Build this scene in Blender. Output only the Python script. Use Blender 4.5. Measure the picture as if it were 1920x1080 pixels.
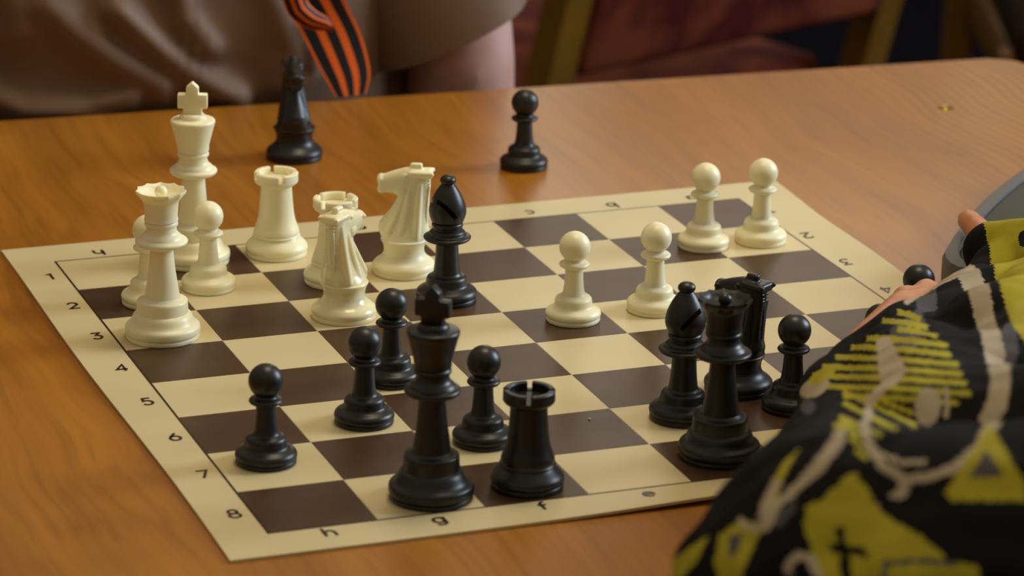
import bpy, bmesh, math, random
import numpy as np
from mathutils import Vector, Matrix, noise

# ------------------------------------------------------------------ camera, world, lights
scene = bpy.context.scene
for o in list(bpy.data.objects):
    bpy.data.objects.remove(o)
C = bpy.context.collection

cam_data = bpy.data.cameras.new('camera')
cam = bpy.data.objects.new('camera', cam_data)
C.objects.link(cam)
CR = Vector((0.93754, -0.34737, 0.01863))      # camera right, up, forward
CU = Vector((0.09305, 0.30203, 0.94875))
CD = Vector((0.33519, 0.88776, -0.31549))
m = Matrix.Identity(4)
for i in range(3):
    m[i][0], m[i][1], m[i][2] = CR[i], CU[i], -CD[i]
m[0][3], m[1][3], m[2][3] = -0.603237, -1.561876, 0.585664
cam.matrix_world = m
cam_data.sensor_fit = 'HORIZONTAL'
cam_data.sensor_width = 36.0
cam_data.lens = 36.0 * 6575.7 / 1920.0
cam_data.clip_start = 0.05
cam_data.clip_end = 60
cam_data.dof.use_dof = True
cam_data.dof.focus_distance = 1.74
cam_data.dof.aperture_fstop = 11.5
scene.camera = cam

world = bpy.data.worlds.new('room_light')
scene.world = world
world.use_nodes = True
bg = world.node_tree.nodes['Background']
bg.inputs[0].default_value = (1.0, 0.83, 0.60, 1)
bg.inputs[1].default_value = 0.35


def area_light(name, loc, target, size, energy, col, size_y=None):
    d = bpy.data.lights.new(name, 'AREA')
    d.energy = energy
    d.color = col
    d.size = size
    if size_y:
        d.shape = 'RECTANGLE'
        d.size_y = size_y
    o = bpy.data.objects.new(name, d)
    C.objects.link(o)
    o.location = loc
    o.rotation_euler = (Vector(target) - Vector(loc)).to_track_quat('-Z', 'Y').to_euler()
    return o


area_light('window_daylight', (3.04, -0.1, 1.35), (0, -0.1, 0.6), 1.3, 120, (0.74, 0.86, 1.0), 1.5)
area_light('far_window_daylight', (2.2, 4.44, 1.15), (1.4, 0, 0.2), 1.3, 13, (1.0, 0.93, 0.80), 1.4)
area_light('ceiling_lamp_light', (0.28, 0.22, 1.75), (0.28, 0.22, 0), 0.55, 13, (1.0, 0.82, 0.52))

scene.view_settings.view_transform = 'Standard'
scene.view_settings.look = 'None'
scene.view_settings.exposure = -0.08
scene.view_settings.gamma = 1.0
scene.view_settings.use_curve_mapping = False

rnd = random.Random(7)
PI = math.pi

# ------------------------------------------------------------------ helpers


def srgb(r, g, b):
    def f(c):
        c /= 255.0
        return c / 12.92 if c <= 0.04045 else ((c + 0.055) / 1.055) ** 2.4
    return (f(r), f(g), f(b), 1.0)


def material(name, col, rough=0.5, spec=0.5, metal=0.0, sss=0.0, coat=0.0):
    mt = bpy.data.materials.new(name)
    mt.use_nodes = True
    b = mt.node_tree.nodes['Principled BSDF']
    b.inputs['Base Color'].default_value = col
    b.inputs['Roughness'].default_value = rough
    b.inputs['Specular IOR Level'].default_value = spec
    b.inputs['Metallic'].default_value = metal
    if sss:
        b.inputs['Subsurface Weight'].default_value = sss
        b.inputs['Subsurface Radius'].default_value = (0.004, 0.003, 0.0015)
        b.inputs['Subsurface Scale'].default_value = 1.0
    if coat:
        b.inputs['Coat Weight'].default_value = coat
    return mt


def nodes_of(mt):
    nt = mt.node_tree
    return nt, nt.nodes, nt.links, nt.nodes['Principled BSDF']


def speckle(mt, col_a, col_b, scale, lo=0.35, hi=0.65, bump=0.0, bump_scale=None, dist=0.001, coords='Object', stretch=None):
    """mottled colour between two tones plus fine relief"""
    nt, N, L, b = nodes_of(mt)
    tc = N.new('ShaderNodeTexCoord')
    src = tc.outputs[coords]
    if stretch:
        mp = N.new('ShaderNodeMapping')
        mp.inputs['Scale'].default_value = stretch
        L.new(src, mp.inputs['Vector'])
        src = mp.outputs['Vector']
    nz = N.new('ShaderNodeTexNoise')
    nz.inputs['Scale'].default_value = scale
    nz.inputs['Detail'].default_value = 5
    L.new(src, nz.inputs['Vector'])
    rp = N.new('ShaderNodeValToRGB')
    rp.color_ramp.elements[0].position = lo
    rp.color_ramp.elements[0].color = col_a
    rp.color_ramp.elements[1].position = hi
    rp.color_ramp.elements[1].color = col_b
    L.new(nz.outputs['Fac'], rp.inputs['Fac'])
    L.new(rp.outputs['Color'], b.inputs['Base Color'])
    if bump:
        n2 = N.new('ShaderNodeTexNoise')
        n2.inputs['Scale'].default_value = bump_scale or scale * 6
        n2.inputs['Detail'].default_value = 3
        L.new(src, n2.inputs['Vector'])
        bp = N.new('ShaderNodeBump')
        bp.inputs['Strength'].default_value = bump
        bp.inputs['Distance'].default_value = dist
        L.new(n2.outputs['Fac'], bp.inputs['Height'])
        L.new(bp.outputs['Normal'], b.inputs['Normal'])
    return mt


def tag(o, label, cat, group=None, kind=None):
    if label:
        o['label'] = label
    if cat:
        o['category'] = cat
    if group:
        o['group'] = group
    if kind:
        o['kind'] = kind
    return o


def empty(name, label, cat, loc=(0, 0, 0), rz=0.0, group=None):
    o = bpy.data.objects.new(name, None)
    o.empty_display_size = 0.02
    C.objects.link(o)
    o.location = loc
    o.rotation_euler = (0, 0, rz)
    return tag(o, label, cat, group)


def link(name, mesh, parent=None, loc=(0, 0, 0), rz=0.0):
    o = bpy.data.objects.new(name, mesh)
    C.objects.link(o)
    o.location = loc
    o.rotation_euler = (0, 0, rz)
    if parent:
        o.parent = parent
    return o


def finish(bm, name, mat, smooth=True, angle=40):
    me = bpy.data.meshes.new(name)
    bmesh.ops.recalc_face_normals(bm, faces=bm.faces)
    bm.to_mesh(me)
    bm.free()
    if mat:
        me.materials.append(mat)
    if smooth:
        me.shade_smooth()
        me.set_sharp_from_angle(angle=math.radians(angle))
    return me


def lathe(bm, prof, seg=64, fn=None):
    """revolve (r, z) points; ends with r = 0 close in a pole; fn(r, z, theta, k) may shape a point"""
    rings = []
    for k, (r, z) in enumerate(prof):
        if r <= 1e-9:
            rings.append([bm.verts.new((0, 0, z))])
        else:
            ring = []
            for i in range(seg):
                t = 2 * PI * i / seg
                rr, zz = (r, z) if fn is None else fn(r, z, t, k)
                ring.append(bm.verts.new((rr * math.cos(t), rr * math.sin(t), zz)))
            rings.append(ring)
    for a, b in zip(rings, rings[1:]):
        if len(a) == 1 and len(b) == 1:
            continue
        for i in range(seg):
            j = (i + 1) % seg
            if len(a) == 1:
                bm.faces.new((a[0], b[i], b[j]))
            elif len(b) == 1:
                bm.faces.new((a[i], a[j], b[0]))
            else:
                bm.faces.new((a[i], a[j], b[j], b[i]))
    for ring in (rings[0], rings[-1]):
        if len(ring) > 1:
            bm.faces.new(ring)
    return bm


def smooth_prof(pts, n=4):
    """Catmull-Rom through (r, z) points; a point given with a third item stays a corner"""
    out = []
    P = [p[:2] for p in pts]
    corner = [len(p) > 2 for p in pts]
    for i in range(len(P) - 1):
        p1, p2 = P[i], P[i + 1]
        p0 = P[i - 1] if i > 0 and not corner[i] else p1
        p3 = P[i + 2] if i + 2 < len(P) and not corner[i + 1] else p2
        for k in range(n):
            t = k / n
            q = []
            for c in range(2):
                q.append(0.5 * (2 * p1[c] + (p2[c] - p0[c]) * t + (2 * p0[c] - 5 * p1[c] + 4 * p2[c] - p3[c]) * t * t
                                + (3 * p1[c] - p0[c] - 3 * p2[c] + p3[c]) * t ** 3))
            out.append((max(q[0], 0.0), q[1]))
    out.append(P[-1])
    return out


def mm(pts):
    return [(p[0] * 0.001, p[1] * 0.001) + tuple(p[2:]) for p in pts]


def box(bm, x0, x1, y0, y1, z0, z1, bevel=0.0, mat=None, seg=2):
    r = bmesh.ops.create_cube(bm, size=1.0)
    vs = r['verts']
    for v in vs:
        v.co = Vector(((x0 + x1) / 2 + v.co.x * (x1 - x0), (y0 + y1) / 2 + v.co.y * (y1 - y0), (z0 + z1) / 2 + v.co.z * (z1 - z0)))
    if bevel:
        es = list({e for v in vs for e in v.link_edges})
        bmesh.ops.bevel(bm, geom=es, offset=bevel, segments=seg, affect='EDGES', profile=0.5)
    return bm


def capsule(bm, a, b, ra, rb, seg=20, rings=6):
    """closed tapered capsule between two points"""
    a, b = Vector(a), Vector(b)
    d = b - a
    L = d.length
    if L < 1e-6:
        d = Vector((0, 0, 1))
        L = 1e-6
    prof = [(0, -ra)]
    for i in range(1, rings):
        t = PI / 2 * i / rings
        prof.append((ra * math.sin(t), -ra * math.cos(t)))
    prof.append((ra, 0))
    prof.append((rb, L))
    for i in range(1, rings):
        t = PI / 2 * i / rings
        prof.append((rb * math.cos(t), L + rb * math.sin(t)))
    prof.append((0, L + rb))
    tmp = bmesh.new()
    lathe(tmp, prof, seg)
    q = d.normalized().to_track_quat('Z', 'Y').to_matrix().to_4x4()
    tmp.transform(Matrix.Translation(a) @ q)
    me = bpy.data.meshes.new('tmp')
    tmp.to_mesh(me)
    tmp.free()
    bm.from_mesh(me)
    bpy.data.meshes.remove(me)


def chain(bm, pts, seg=20):
    for (a, ra), (b, rb) in zip(pts, pts[1:]):
        capsule(bm, a, b, ra, rb, seg)


def ellipsoid(bm, c, r, rot=None, u=24, v=16):
    res = bmesh.ops.create_uvsphere(bm, u_segments=u, v_segments=v, radius=1.0)
    M = Matrix.Translation(Vector(c)) @ (rot.to_4x4() if rot else Matrix.Identity(4)) @ Matrix.Diagonal((*r, 1))
    bmesh.ops.transform(bm, matrix=M, verts=res['verts'])


def evaluated(bm, mods, name):
    """run modifiers over a bmesh and give back the mesh"""
    bmesh.ops.recalc_face_normals(bm, faces=bm.faces)
    me = bpy.data.meshes.new(name + '_raw')
    bm.to_mesh(me)
    bm.free()
    o = bpy.data.objects.new(name + '_raw', me)
    C.objects.link(o)
    for kind, props in mods:
        md = o.modifiers.new(kind.lower(), kind)
        for k, v in props.items():
            setattr(md, k, v)
    dg = bpy.context.evaluated_depsgraph_get()
    out = bpy.data.meshes.new_from_object(o.evaluated_get(dg))
    out.name = name
    bpy.data.objects.remove(o)
    bpy.data.meshes.remove(me)
    return out


def blob(bm, voxel, smooth, name, mat, factor=0.5):
    """fuse overlapping closed shapes into one continuous surface"""
    me = evaluated(bm, [('REMESH', {'mode': 'VOXEL', 'voxel_size': voxel, 'use_smooth_shade': True}),
                        ('SMOOTH', {'iterations': smooth, 'factor': factor})], name)
    me.materials.clear()
    if mat:
        me.materials.append(mat)
    me.shade_smooth()
    return me


# ------------------------------------------------------------------ materials
M = {}
M['white'] = material('ivory_plastic', srgb(252, 243, 205), 0.36, 0.45, sss=0.3)
M['white_gloss'] = material('glossy_ivory_plastic', srgb(250, 238, 194), 0.16, 0.55, sss=0.3)
M['black'] = material('black_plastic', srgb(25, 25, 26), 0.38, 0.5)
M['mat'] = speckle(material('cream_vinyl', srgb(210, 194, 150), 0.42, 0.35), srgb(206, 190, 146), srgb(214, 198, 155), 9, bump=0.10, bump_scale=900, dist=0.0002)
M['dark_sq'] = speckle(material('brown_print', srgb(72, 48, 30), 0.40, 0.42), srgb(68, 44, 27), srgb(76, 52, 33), 30, bump=0.12, bump_scale=900, dist=0.0002)
M['ink'] = material('ink_print', srgb(46, 32, 24), 0.4, 0.4)
M['skin'] = speckle(material('skin', srgb(190, 126, 88), 0.5, 0.4, sss=0.1), srgb(182, 118, 80), srgb(200, 138, 100), 40, bump=0.15, bump_scale=400, dist=0.0005)
M['skin_arm'] = speckle(material('skin_pale', srgb(204, 158, 146), 0.5, 0.4, sss=0.1), srgb(198, 150, 136), srgb(212, 168, 158), 30, bump=0.1, bump_scale=300, dist=0.0005)
M['shirt'] = speckle(material('beige_satin', srgb(112, 88, 70), 0.56, 0.3), srgb(106, 82, 64), srgb(118, 94, 76), 14, bump=0.12, bump_scale=500, dist=0.0006)
M['trousers'] = material('dark_cloth', srgb(30, 30, 40), 0.9, 0.2)
M['hair'] = speckle(material('brown_hair', srgb(60, 42, 30), 0.6, 0.3), srgb(48, 33, 24), srgb(72, 52, 36), 60, bump=0.5, bump_scale=200, dist=0.004)
M['orange'] = material('orange_ribbon', srgb(222, 98, 20), 0.55, 0.3)
M['black_rib'] = material('black_ribbon', srgb(16, 14, 16), 0.55, 0.3)
M['gold_wood'] = speckle(material('ochre_wood', srgb(112, 78, 18), 0.5, 0.3), srgb(102, 70, 14), srgb(122, 86, 22), 12)
M['red_cloth'] = speckle(material('red_upholstery', srgb(100, 36, 26), 0.85, 0.15), srgb(82, 22, 20), srgb(122, 58, 34), 16, 0.42, 0.62, bump=0.3, bump_scale=300, dist=0.002)
M['brown_wood'] = speckle(material('dark_brown_wood', srgb(34, 20, 11), 0.9, 0.1), srgb(28, 16, 9), srgb(42, 26, 14), 12)
M['carpet'] = speckle(material('navy_carpet', srgb(13, 14, 26), 0.95, 0.05), srgb(10, 10, 20), srgb(16, 17, 31), 60)
M['grey'] = material('grey_plastic', srgb(84, 81, 79), 0.5, 0.4)
M['panel'] = material('dark_green_glass', srgb(58, 60, 50), 0.55, 0.25)
M['cream'] = material('cream_plastic', srgb(206, 196, 140), 0.4, 0.4)
M['brass'] = material('brass', srgb(190, 165, 80), 0.25, 0.5, metal=1.0)
M['wall'] = speckle(material('beige_wall_paint', srgb(196, 178, 146), 0.8, 0.2), srgb(190, 172, 140), srgb(202, 184, 152), 4)
M['paint'] = material('white_paint', srgb(225, 222, 214), 0.4, 0.4)
M['rubber'] = material('black_rubber', srgb(20, 20, 20), 0.8, 0.2)


def wood_material():
    mt = material('orange_brown_wood', srgb(170, 105, 38), 0.36, 0.5)
    nt, N, L, b = nodes_of(mt)
    tc = N.new('ShaderNodeTexCoord')
    # slow warping of the grain
    w = N.new('ShaderNodeTexNoise')
    w.inputs['Scale'].default_value = 3.0
    w.inputs['Detail'].default_value = 2
    L.new(tc.outputs['Object'], w.inputs['Vector'])
    sub = N.new('ShaderNodeVectorMath')
    sub.operation = 'SUBTRACT'
    sub.inputs[1].default_value = (0.5, 0.5, 0.5)
    L.new(w.outputs['Color'], sub.inputs[0])
    sc = N.new('ShaderNodeVectorMath')
    sc.operation = 'SCALE'
    sc.inputs['Scale'].default_value = 0.10
    L.new(sub.outputs[0], sc.inputs[0])
    add = N.new('ShaderNodeVectorMath')
    L.new(tc.outputs['Object'], add.inputs[0])
    L.new(sc.outputs[0], add.inputs[1])
    mp = N.new('ShaderNodeMapping')
    mp.inputs['Scale'].default_value = (1.0, 0.045, 1.0)
    L.new(add.outputs[0], mp.inputs['Vector'])
    g1 = N.new('ShaderNodeTexNoise')           # broad figure
    g1.inputs['Scale'].default_value = 26
    g1.inputs['Detail'].default_value = 4
    g1.inputs['Roughness'].default_value = 0.55
    L.new(mp.outputs[0], g1.inputs['Vector'])
    g2 = N.new('ShaderNodeTexNoise')           # fine pores
    g2.inputs['Scale'].default_value = 150
    g2.inputs['Detail'].default_value = 3
    L.new(mp.outputs[0], g2.inputs['Vector'])
    r1 = N.new('ShaderNodeValToRGB')
    e = r1.color_ramp.elements
    e[0].position, e[0].color = 0.28, srgb(138, 83, 16)
    e[1].position, e[1].color = 0.72, srgb(176, 114, 32)
    L.new(g1.outputs['Fac'], r1.inputs['Fac'])
    r2 = N.new('ShaderNodeValToRGB')
    e = r2.color_ramp.elements
    e[0].position, e[0].color = 0.34, (0.60, 0.56, 0.52, 1)
    e[1].position, e[1].color = 0.50, (1, 1, 1, 1)
    L.new(g2.outputs['Fac'], r2.inputs['Fac'])
    mx = N.new('ShaderNodeMix')
    mx.data_type = 'RGBA'
    mx.blend_type = 'MULTIPLY'
    mx.inputs['Factor'].default_value = 0.36
    L.new(r1.outputs['Color'], mx.inputs['A'])
    L.new(r2.outputs['Color'], mx.inputs['B'])
    # growth lines, strongest at the coarse-grained right end of the top
    wv = N.new('ShaderNodeTexWave')
    wv.inputs['Scale'].default_value = 46
    wv.inputs['Distortion'].default_value = 3.0
    wv.inputs['Detail'].default_value = 2
    wv.inputs['Detail Scale'].default_value = 0.6
    wv.bands_direction = 'X'
    mp2 = N.new('ShaderNodeMapping')
    mp2.inputs['Scale'].default_value = (1.0, 0.16, 1.0)
    L.new(add.outputs[0], mp2.inputs['Vector'])
    L.new(mp2.outputs[0], wv.inputs['Vector'])
    r3 = N.new('ShaderNodeValToRGB')
    e = r3.color_ramp.elements
    e[0].position, e[0].color = 0.0, (0.52, 0.45, 0.40, 1)
    e[1].position, e[1].color = 0.35, (1, 1, 1, 1)
    L.new(wv.outputs['Fac'], r3.inputs['Fac'])
    sx = N.new('ShaderNodeSeparateXYZ')
    L.new(tc.outputs['Object'], sx.inputs[0])
    mr = N.new('ShaderNodeMapRange')
    mr.inputs['From Min'].default_value = 0.33
    mr.inputs['From Max'].default_value = 0.47
    mr.inputs['To Min'].default_value = 0.10
    mr.inputs['To Max'].default_value = 0.75
    L.new(sx.outputs['X'], mr.inputs['Value'])
    mx2 = N.new('ShaderNodeMix')
    mx2.data_type = 'RGBA'
    mx2.blend_type = 'MULTIPLY'
    L.new(mr.outputs['Result'], mx2.inputs['Factor'])
    L.new(mx.outputs['Result'], mx2.inputs['A'])
    L.new(r3.outputs['Color'], mx2.inputs['B'])
    L.new(mx2.outputs['Result'], b.inputs['Base Color'])
    bp = N.new('ShaderNodeBump')
    bp.inputs['Strength'].default_value = 0.12
    bp.inputs['Distance'].default_value = 0.0006
    L.new(g2.outputs['Fac'], bp.inputs['Height'])
    L.new(bp.outputs['Normal'], b.inputs['Normal'])
    return mt


M['wood'] = wood_material()

# ------------------------------------------------------------------ setting: floor
FLOOR = -0.75
bm = bmesh.new()
box(bm, -3.0, 3.0, -3.4, 4.4, FLOOR - 0.05, FLOOR)
fl = link('floor', finish(bm, 'floor', M['carpet'], smooth=False))
tag(fl, 'dark navy carpet floor under the table and chairs', None, kind='structure')
WTOP = FLOOR + 2.9


def wall(name, label, axis, at, a0, a1, hole=None):
    """wall slab across x (axis 'y') or y (axis 'x'); hole = (a0, a1, z0, z1) left open for a window"""
    b_ = bmesh.new()
    spans = [(a0, a1, FLOOR, WTOP)]
    if hole:
        h0, h1, z0, z1 = hole
        spans = [(a0, h0, FLOOR, WTOP), (h1, a1, FLOOR, WTOP), (h0, h1, FLOOR, z0), (h0, h1, z1, WTOP)]
    for p0, p1, z0, z1 in spans:
        if axis == 'y':
            box(b_, p0, p1, min(at), max(at), z0, z1)
        else:
            box(b_, min(at), max(at), p0, p1, z0, z1)
    tag(link(name, finish(b_, name, M['wall'], smooth=False)), label, None, kind='structure')


wall('wall_back', 'plain beige wall far behind the table with a window', 'y', (4.4, 4.55), -3.0, 3.0, (1.55, 2.85, 0.45, 1.85))
wall('wall_right', 'plain beige wall right of the table with a window', 'x', (3.0, 3.15), -3.4, 4.4, (-0.75, 0.55, 0.6, 2.1))
wall('wall_left', 'plain beige wall left of the table', 'x', (-3.15, -3.0), -3.4, 4.4)
wall('wall_front', 'plain beige wall behind the viewer', 'y', (-3.55, -3.4), -3.0, 3.0)


def window(name, label, loc, rz, w, h):
    e = bpy.data.objects.new(name, None)
    C.objects.link(e)
    e.location = loc
    e.rotation_euler = (0, 0, rz)
    tag(e, label, None, kind='structure')
    b_ = bmesh.new()
    t = 0.05
    box(b_, -w / 2, w / 2, -0.03, 0.03, 0, t)
    box(b_, -w / 2, w / 2, -0.03, 0.03, h - t, h)
    for x in (-w / 2, -t / 2, w / 2 - t):
        box(b_, x, x + t, -0.03, 0.03, t, h - t)
    link('window_frame', finish(b_, 'window_frame', M['paint'], smooth=False), e)
    b_ = bmesh.new()
    box(b_, -w / 2 - 0.05, w / 2 + 0.05, -0.12, 0.0, -0.03, 0.0)
    link('window_sill', finish(b_, 'window_sill', M['paint'], smooth=False), e)


window('window_1', 'white framed window in the right wall', (3.0, -0.1, 0.6), math.radians(-90), 1.3, 1.5)
window('window_2', 'white framed window in the far wall', (2.2, 4.4, 0.45), 0.0, 1.3, 1.4)

# ------------------------------------------------------------------ table
TZ = -0.0015                                    # table top; the mat's upper face is z = 0
T_ROT = math.radians(-3.05)
tab = empty('wooden_table', 'orange-brown wooden table with coarse grain under the chessboard', 'table', (0.0, 0.4785, FLOOR), T_ROT)
TH = TZ - FLOOR
# local frame of the table: far edge is y = 0, right edge x = 0.517
TXR, TXL, TYN = 0.515, -1.05, -0.95
bm = bmesh.new()
outline = []
for cx, cy, r, a0 in ((TXR - 0.022, -0.022, 0.022, 0), (TXL + 0.03, -0.03, 0.03, 90), (TXL + 0.03, TYN + 0.03, 0.03, 180), (TXR - 0.03, TYN + 0.03, 0.03, 270)):
    for i in range(7):
        t = math.radians(a0 + 90 * i / 6)
        outline.append((cx + r * math.cos(t), cy + r * math.sin(t)))
top = [bm.verts.new((x, y, TH)) for x, y in outline]
bot = [bm.verts.new((x, y, TH - 0.028)) for x, y in outline]
bm.faces.new(top)
bm.faces.new(list(reversed(bot)))
n = len(top)
for i in range(n):
    bm.faces.new((top[i], bot[i], bot[(i + 1) % n], top[(i + 1) % n]))
es = [e for e in bm.edges if len({v.co.z for v in e.verts}) == 1]
bmesh.ops.bevel(bm, geom=es, offset=0.002, segments=2, affect='EDGES', profile=0.5)
link('table_top', finish(bm, 'table_top', M['wood'], angle=30), tab)
for x in (TXR - 0.09, TXL + 0.09):
    for y in (-0.09, TYN + 0.09):
        bm = bmesh.new()
        box(bm, x - 0.03, x + 0.03, y - 0.03, y + 0.03, 0.0, TH - 0.028, 0.004)
        link('leg', finish(bm, 'leg', M['wood']), tab)
for y in (-0.09, TYN + 0.09):
    bm = bmesh.new()
    box(bm, TXL + 0.12, TXR - 0.12, y - 0.011, y + 0.011, TH - 0.11, TH - 0.028, 0.002)
    link('apron', finish(bm, 'apron', M['wood']), tab)
# the little brass screw sunk in the top near the far right corner
sc_o = bmesh.new()
lathe(sc_o, mm([(0, 0), (4.6, 0), (5.0, 0.3), (4.2, 0.9), (2.4, 1.5), (0, 1.7)]), 24)
scr = link('screw', finish(sc_o, 'screw', M['brass'], angle=60), tab)
scr.matrix_world = Matrix.Translation((0.409, 0.348, TZ - 0.0002))
scr.matrix_parent_inverse = Matrix.Identity(4)
scr.location = Matrix.Rotation(-T_ROT, 3, 'Z') @ (Vector((0.409, 0.348, TZ - 0.0002)) - tab.location)
scr.rotation_euler = (0, 0, 0)
scr['label'] = 'small brass screw head'

# ------------------------------------------------------------------ chess mat
SQ = 0.05


def mat_z(x, y):
    """the near edge of the soft mat curls up a little right of the middle"""
    t = max(0.0, (-0.203 - y) / 0.022)
    g = math.exp(-((x - 0.03) / 0.075) ** 2)
    t2 = max(0.0, (x - 0.206) / 0.024)
    g2 = math.exp(-((y - 0.08) / 0.05) ** 2)
    return 0.0030 * g * t ** 1.4 + 0.0016 * g2 * t2 ** 1.5


board = empty('chess_mat', 'cream and brown roll-up vinyl chess mat with printed coordinates', 'chess board', (0, 0, TZ))


nx, ny = 72, 72
X0, X1, Y0, Y1 = -0.2245, 0.2310, -0.2245, 0.2290
bm = bmesh.new()
gt, gb = [], []
for j in range(ny + 1):
    for i in range(nx + 1):
        u, v = i / nx, j / ny
        x = X0 + (X1 - X0) * u
        y = Y0 + (Y1 - Y0) * v
        x += 0.0022 * u * math.sin(v * 7.5 + 0.3) * (u > 0.9) + 0.0009 * (u < 0.1) * math.sin(v * 8)
        if u > 0.9:
            x += 0.003 * max(0, v - 0.85) / 0.15
        z = mat_z(x, y)
        gt.append(bm.verts.new((x, y, z - TZ)))
        gb.append(bm.verts.new((x, y, z - TZ - 0.00145)))
for j in range(ny):
    for i in range(nx):
        a = j * (nx + 1) + i
        bm.faces.new((gt[a], gt[a + 1], gt[a + nx + 2], gt[a + nx + 1]))
        bm.faces.new((gb[a], gb[a + nx + 1], gb[a + nx + 2], gb[a + 1]))
for i in range(nx):
    a, b = i, i + 1
    bm.faces.new((gt[a], gb[a], gb[b], gt[b]))
    a, b = ny * (nx + 1) + i, ny * (nx + 1) + i + 1
    bm.faces.new((gt[b], gb[b], gb[a], gt[a]))
for j in range(ny):
    a, b = j * (nx + 1), (j + 1) * (nx + 1)
    bm.faces.new((gt[b], gb[b], gb[a], gt[a]))
    a, b = a + nx, b + nx
    bm.faces.new((gt[a], gb[a], gb[b], gt[b]))
link('vinyl_sheet', finish(bm, 'vinyl_sheet', M['mat'], angle=50), board)


def flat_square(name, mat, s, h):
    b_ = bmesh.new()
    vs = [b_.verts.new((x * s / 2, y * s / 2, h)) for x, y in ((-1, -1), (1, -1), (1, 1), (-1, 1))]
    lo = [b_.verts.new((x * s / 2, y * s / 2, -0.0001)) for x, y in ((-1, -1), (1, -1), (1, 1), (-1, 1))]
    b_.faces.new(vs)
    for i in range(4):
        b_.faces.new((vs[i], lo[i], lo[(i + 1) % 4], vs[(i + 1) % 4]))
    return finish(b_, name, mat, smooth=False)


sq_dark = flat_square('dark_square', M['dark_sq'], SQ * 0.992, 0.00012)
sq_light = flat_square('light_square', M['mat'], SQ * 0.992, 0.00010)
for i in range(8):
    for j in range(8):                          # i: file from the left (h), j: rank from the far side (1)
        dark = (i + j) % 2 == 1
        link('dark_square' if dark else 'light_square', sq_dark if dark else sq_light, board,
             ((i - 3.5) * SQ, (3.5 - j) * SQ, -TZ))
# thin printed frame line round the squares
for k in range(4):
    b_ = bmesh.new()
    a, w = 4 * SQ, 0.0009
    box(b_, -a - w, a + w, -a - w, -a + 0.0001, -0.0001, 0.00014)
    link('frame_line', finish(b_, 'frame_line', M['ink'], smooth=False), board, (0, 0, -TZ), k * PI / 2)


def arc(cx, cy, rx, ry, a0, a1, n=14):
    return [(cx + rx * math.cos(math.radians(a0 + (a1 - a0) * i / n)), cy + ry * math.sin(math.radians(a0 + (a1 - a0) * i / n))) for i in range(n + 1)]


GLYPH = {
    'a': [arc(.28, .31, .28, .31, 0, 360, 20), [(.57, .64), (.57, 0)]],
    'b': [[(0, 1), (0, 0)], arc(.29, .31, .28, .31, 0, 360, 20)],
    'c': [arc(.3, .31, .29, .31, 48, 312, 18)],
    'd': [arc(.28, .31, .28, .31, 0, 360, 20), [(.57, 1), (.57, 0)]],
    'e': [[(.02, .33), (.58, .33)] + arc(.3, .31, .28, .31, 4, 318, 20)],
    'f': [[(.2, 0), (.2, .72)] + arc(.42, .74, .22, .26, 180, 80, 8), [(0, .6), (.46, .6)]],
    'g': [arc(.28, .31, .28, .31, 0, 360, 20), [(.57, .64), (.57, -.05)] + arc(.29, -.05, .28, .24, 0, -140, 10)],
    'h': [[(0, 1), (0, 0)], [(0, .36)] + arc(.27, .36, .27, .28, 180, 0, 10) + [(.54, 0)]],
    '1': [[(.08, .86), (.34, 1), (.34, 0)]],
    '2': [arc(.29, .7, .27, .29, 165, -20, 12) + [(.02, 0), (.6, 0)]],
    '3': [[(.06, .98), (.54, .98), (.28, .6)] + arc(.28, .3, .28, .3, 80, -150, 14)],
    '4': [[(.45, 0), (.45, 1), (.0, .28), (.62, .28)]],
    '5': [[(.54, .98), (.14, .98), (.1, .56)] + arc(.28, .31, .28, .31, 118, -150, 14)],
    '6': [[(.42, 1), (.06, .45)] + arc(.3, .3, .28, .3, 150, 510, 20)],
    '7': [[(.02, .98), (.58, .98), (.2, 0)]],
    '8': [arc(.3, .74, .23, .25, -90, 270, 18), arc(.3, .26, .29, .26, 90, 450, 18)],
}


def glyph_mesh(ch, cx, cy, rot, h=0.0092, w=0.00135):
    """printed character lying on the mat, following its surface"""
    b_ = bmesh.new()
    for line in GLYPH[ch]:
        P = [Vector(((x - 0.3) * h * 0.95, (y - 0.42) * h)) for x, y in line]
        closed = (P[0] - P[-1]).length < 1e-6
        if closed:
            P = P[:-1]
        left, right = [], []
        n_ = len(P)
        for i in range(n_):
            pa = P[(i - 1) % n_] if closed or i > 0 else None
            pb = P[(i + 1) % n_] if closed or i < n_ - 1 else None
            da = (P[i] - pa).normalized() if pa is not None else None
            db = (pb - P[i]).normalized() if pb is not None else None
            if da is None:
                t = db
                k = 1.0
            elif db is None:
                t = da
                k = 1.0
            else:
                t = da + db
                t = t.normalized() if t.length > 1e-6 else da
                k = 1.0 / max(0.45, t.dot(da))
            nrm = Vector((-t.y, t.x)) * (w / 2 * k)
            left.append(P[i] + nrm)
            right.append(P[i] - nrm)

        def put(p):
            x = cx + (p.x if rot == 0 else -p.x)
            y = cy + (p.y if rot == 0 else -p.y)
            return b_.verts.new((x, y, mat_z(x, y) - TZ + 0.00022))
        lv, rv = [put(p) for p in left], [put(p) for p in right]
        for i in range(n_ if closed else n_ - 1):
            j = (i + 1) % n_
            b_.faces.new((lv[i], rv[i], rv[j], lv[j]))
    return finish(b_, 'coordinate_' + ch, M['ink'], smooth=False)


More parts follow.
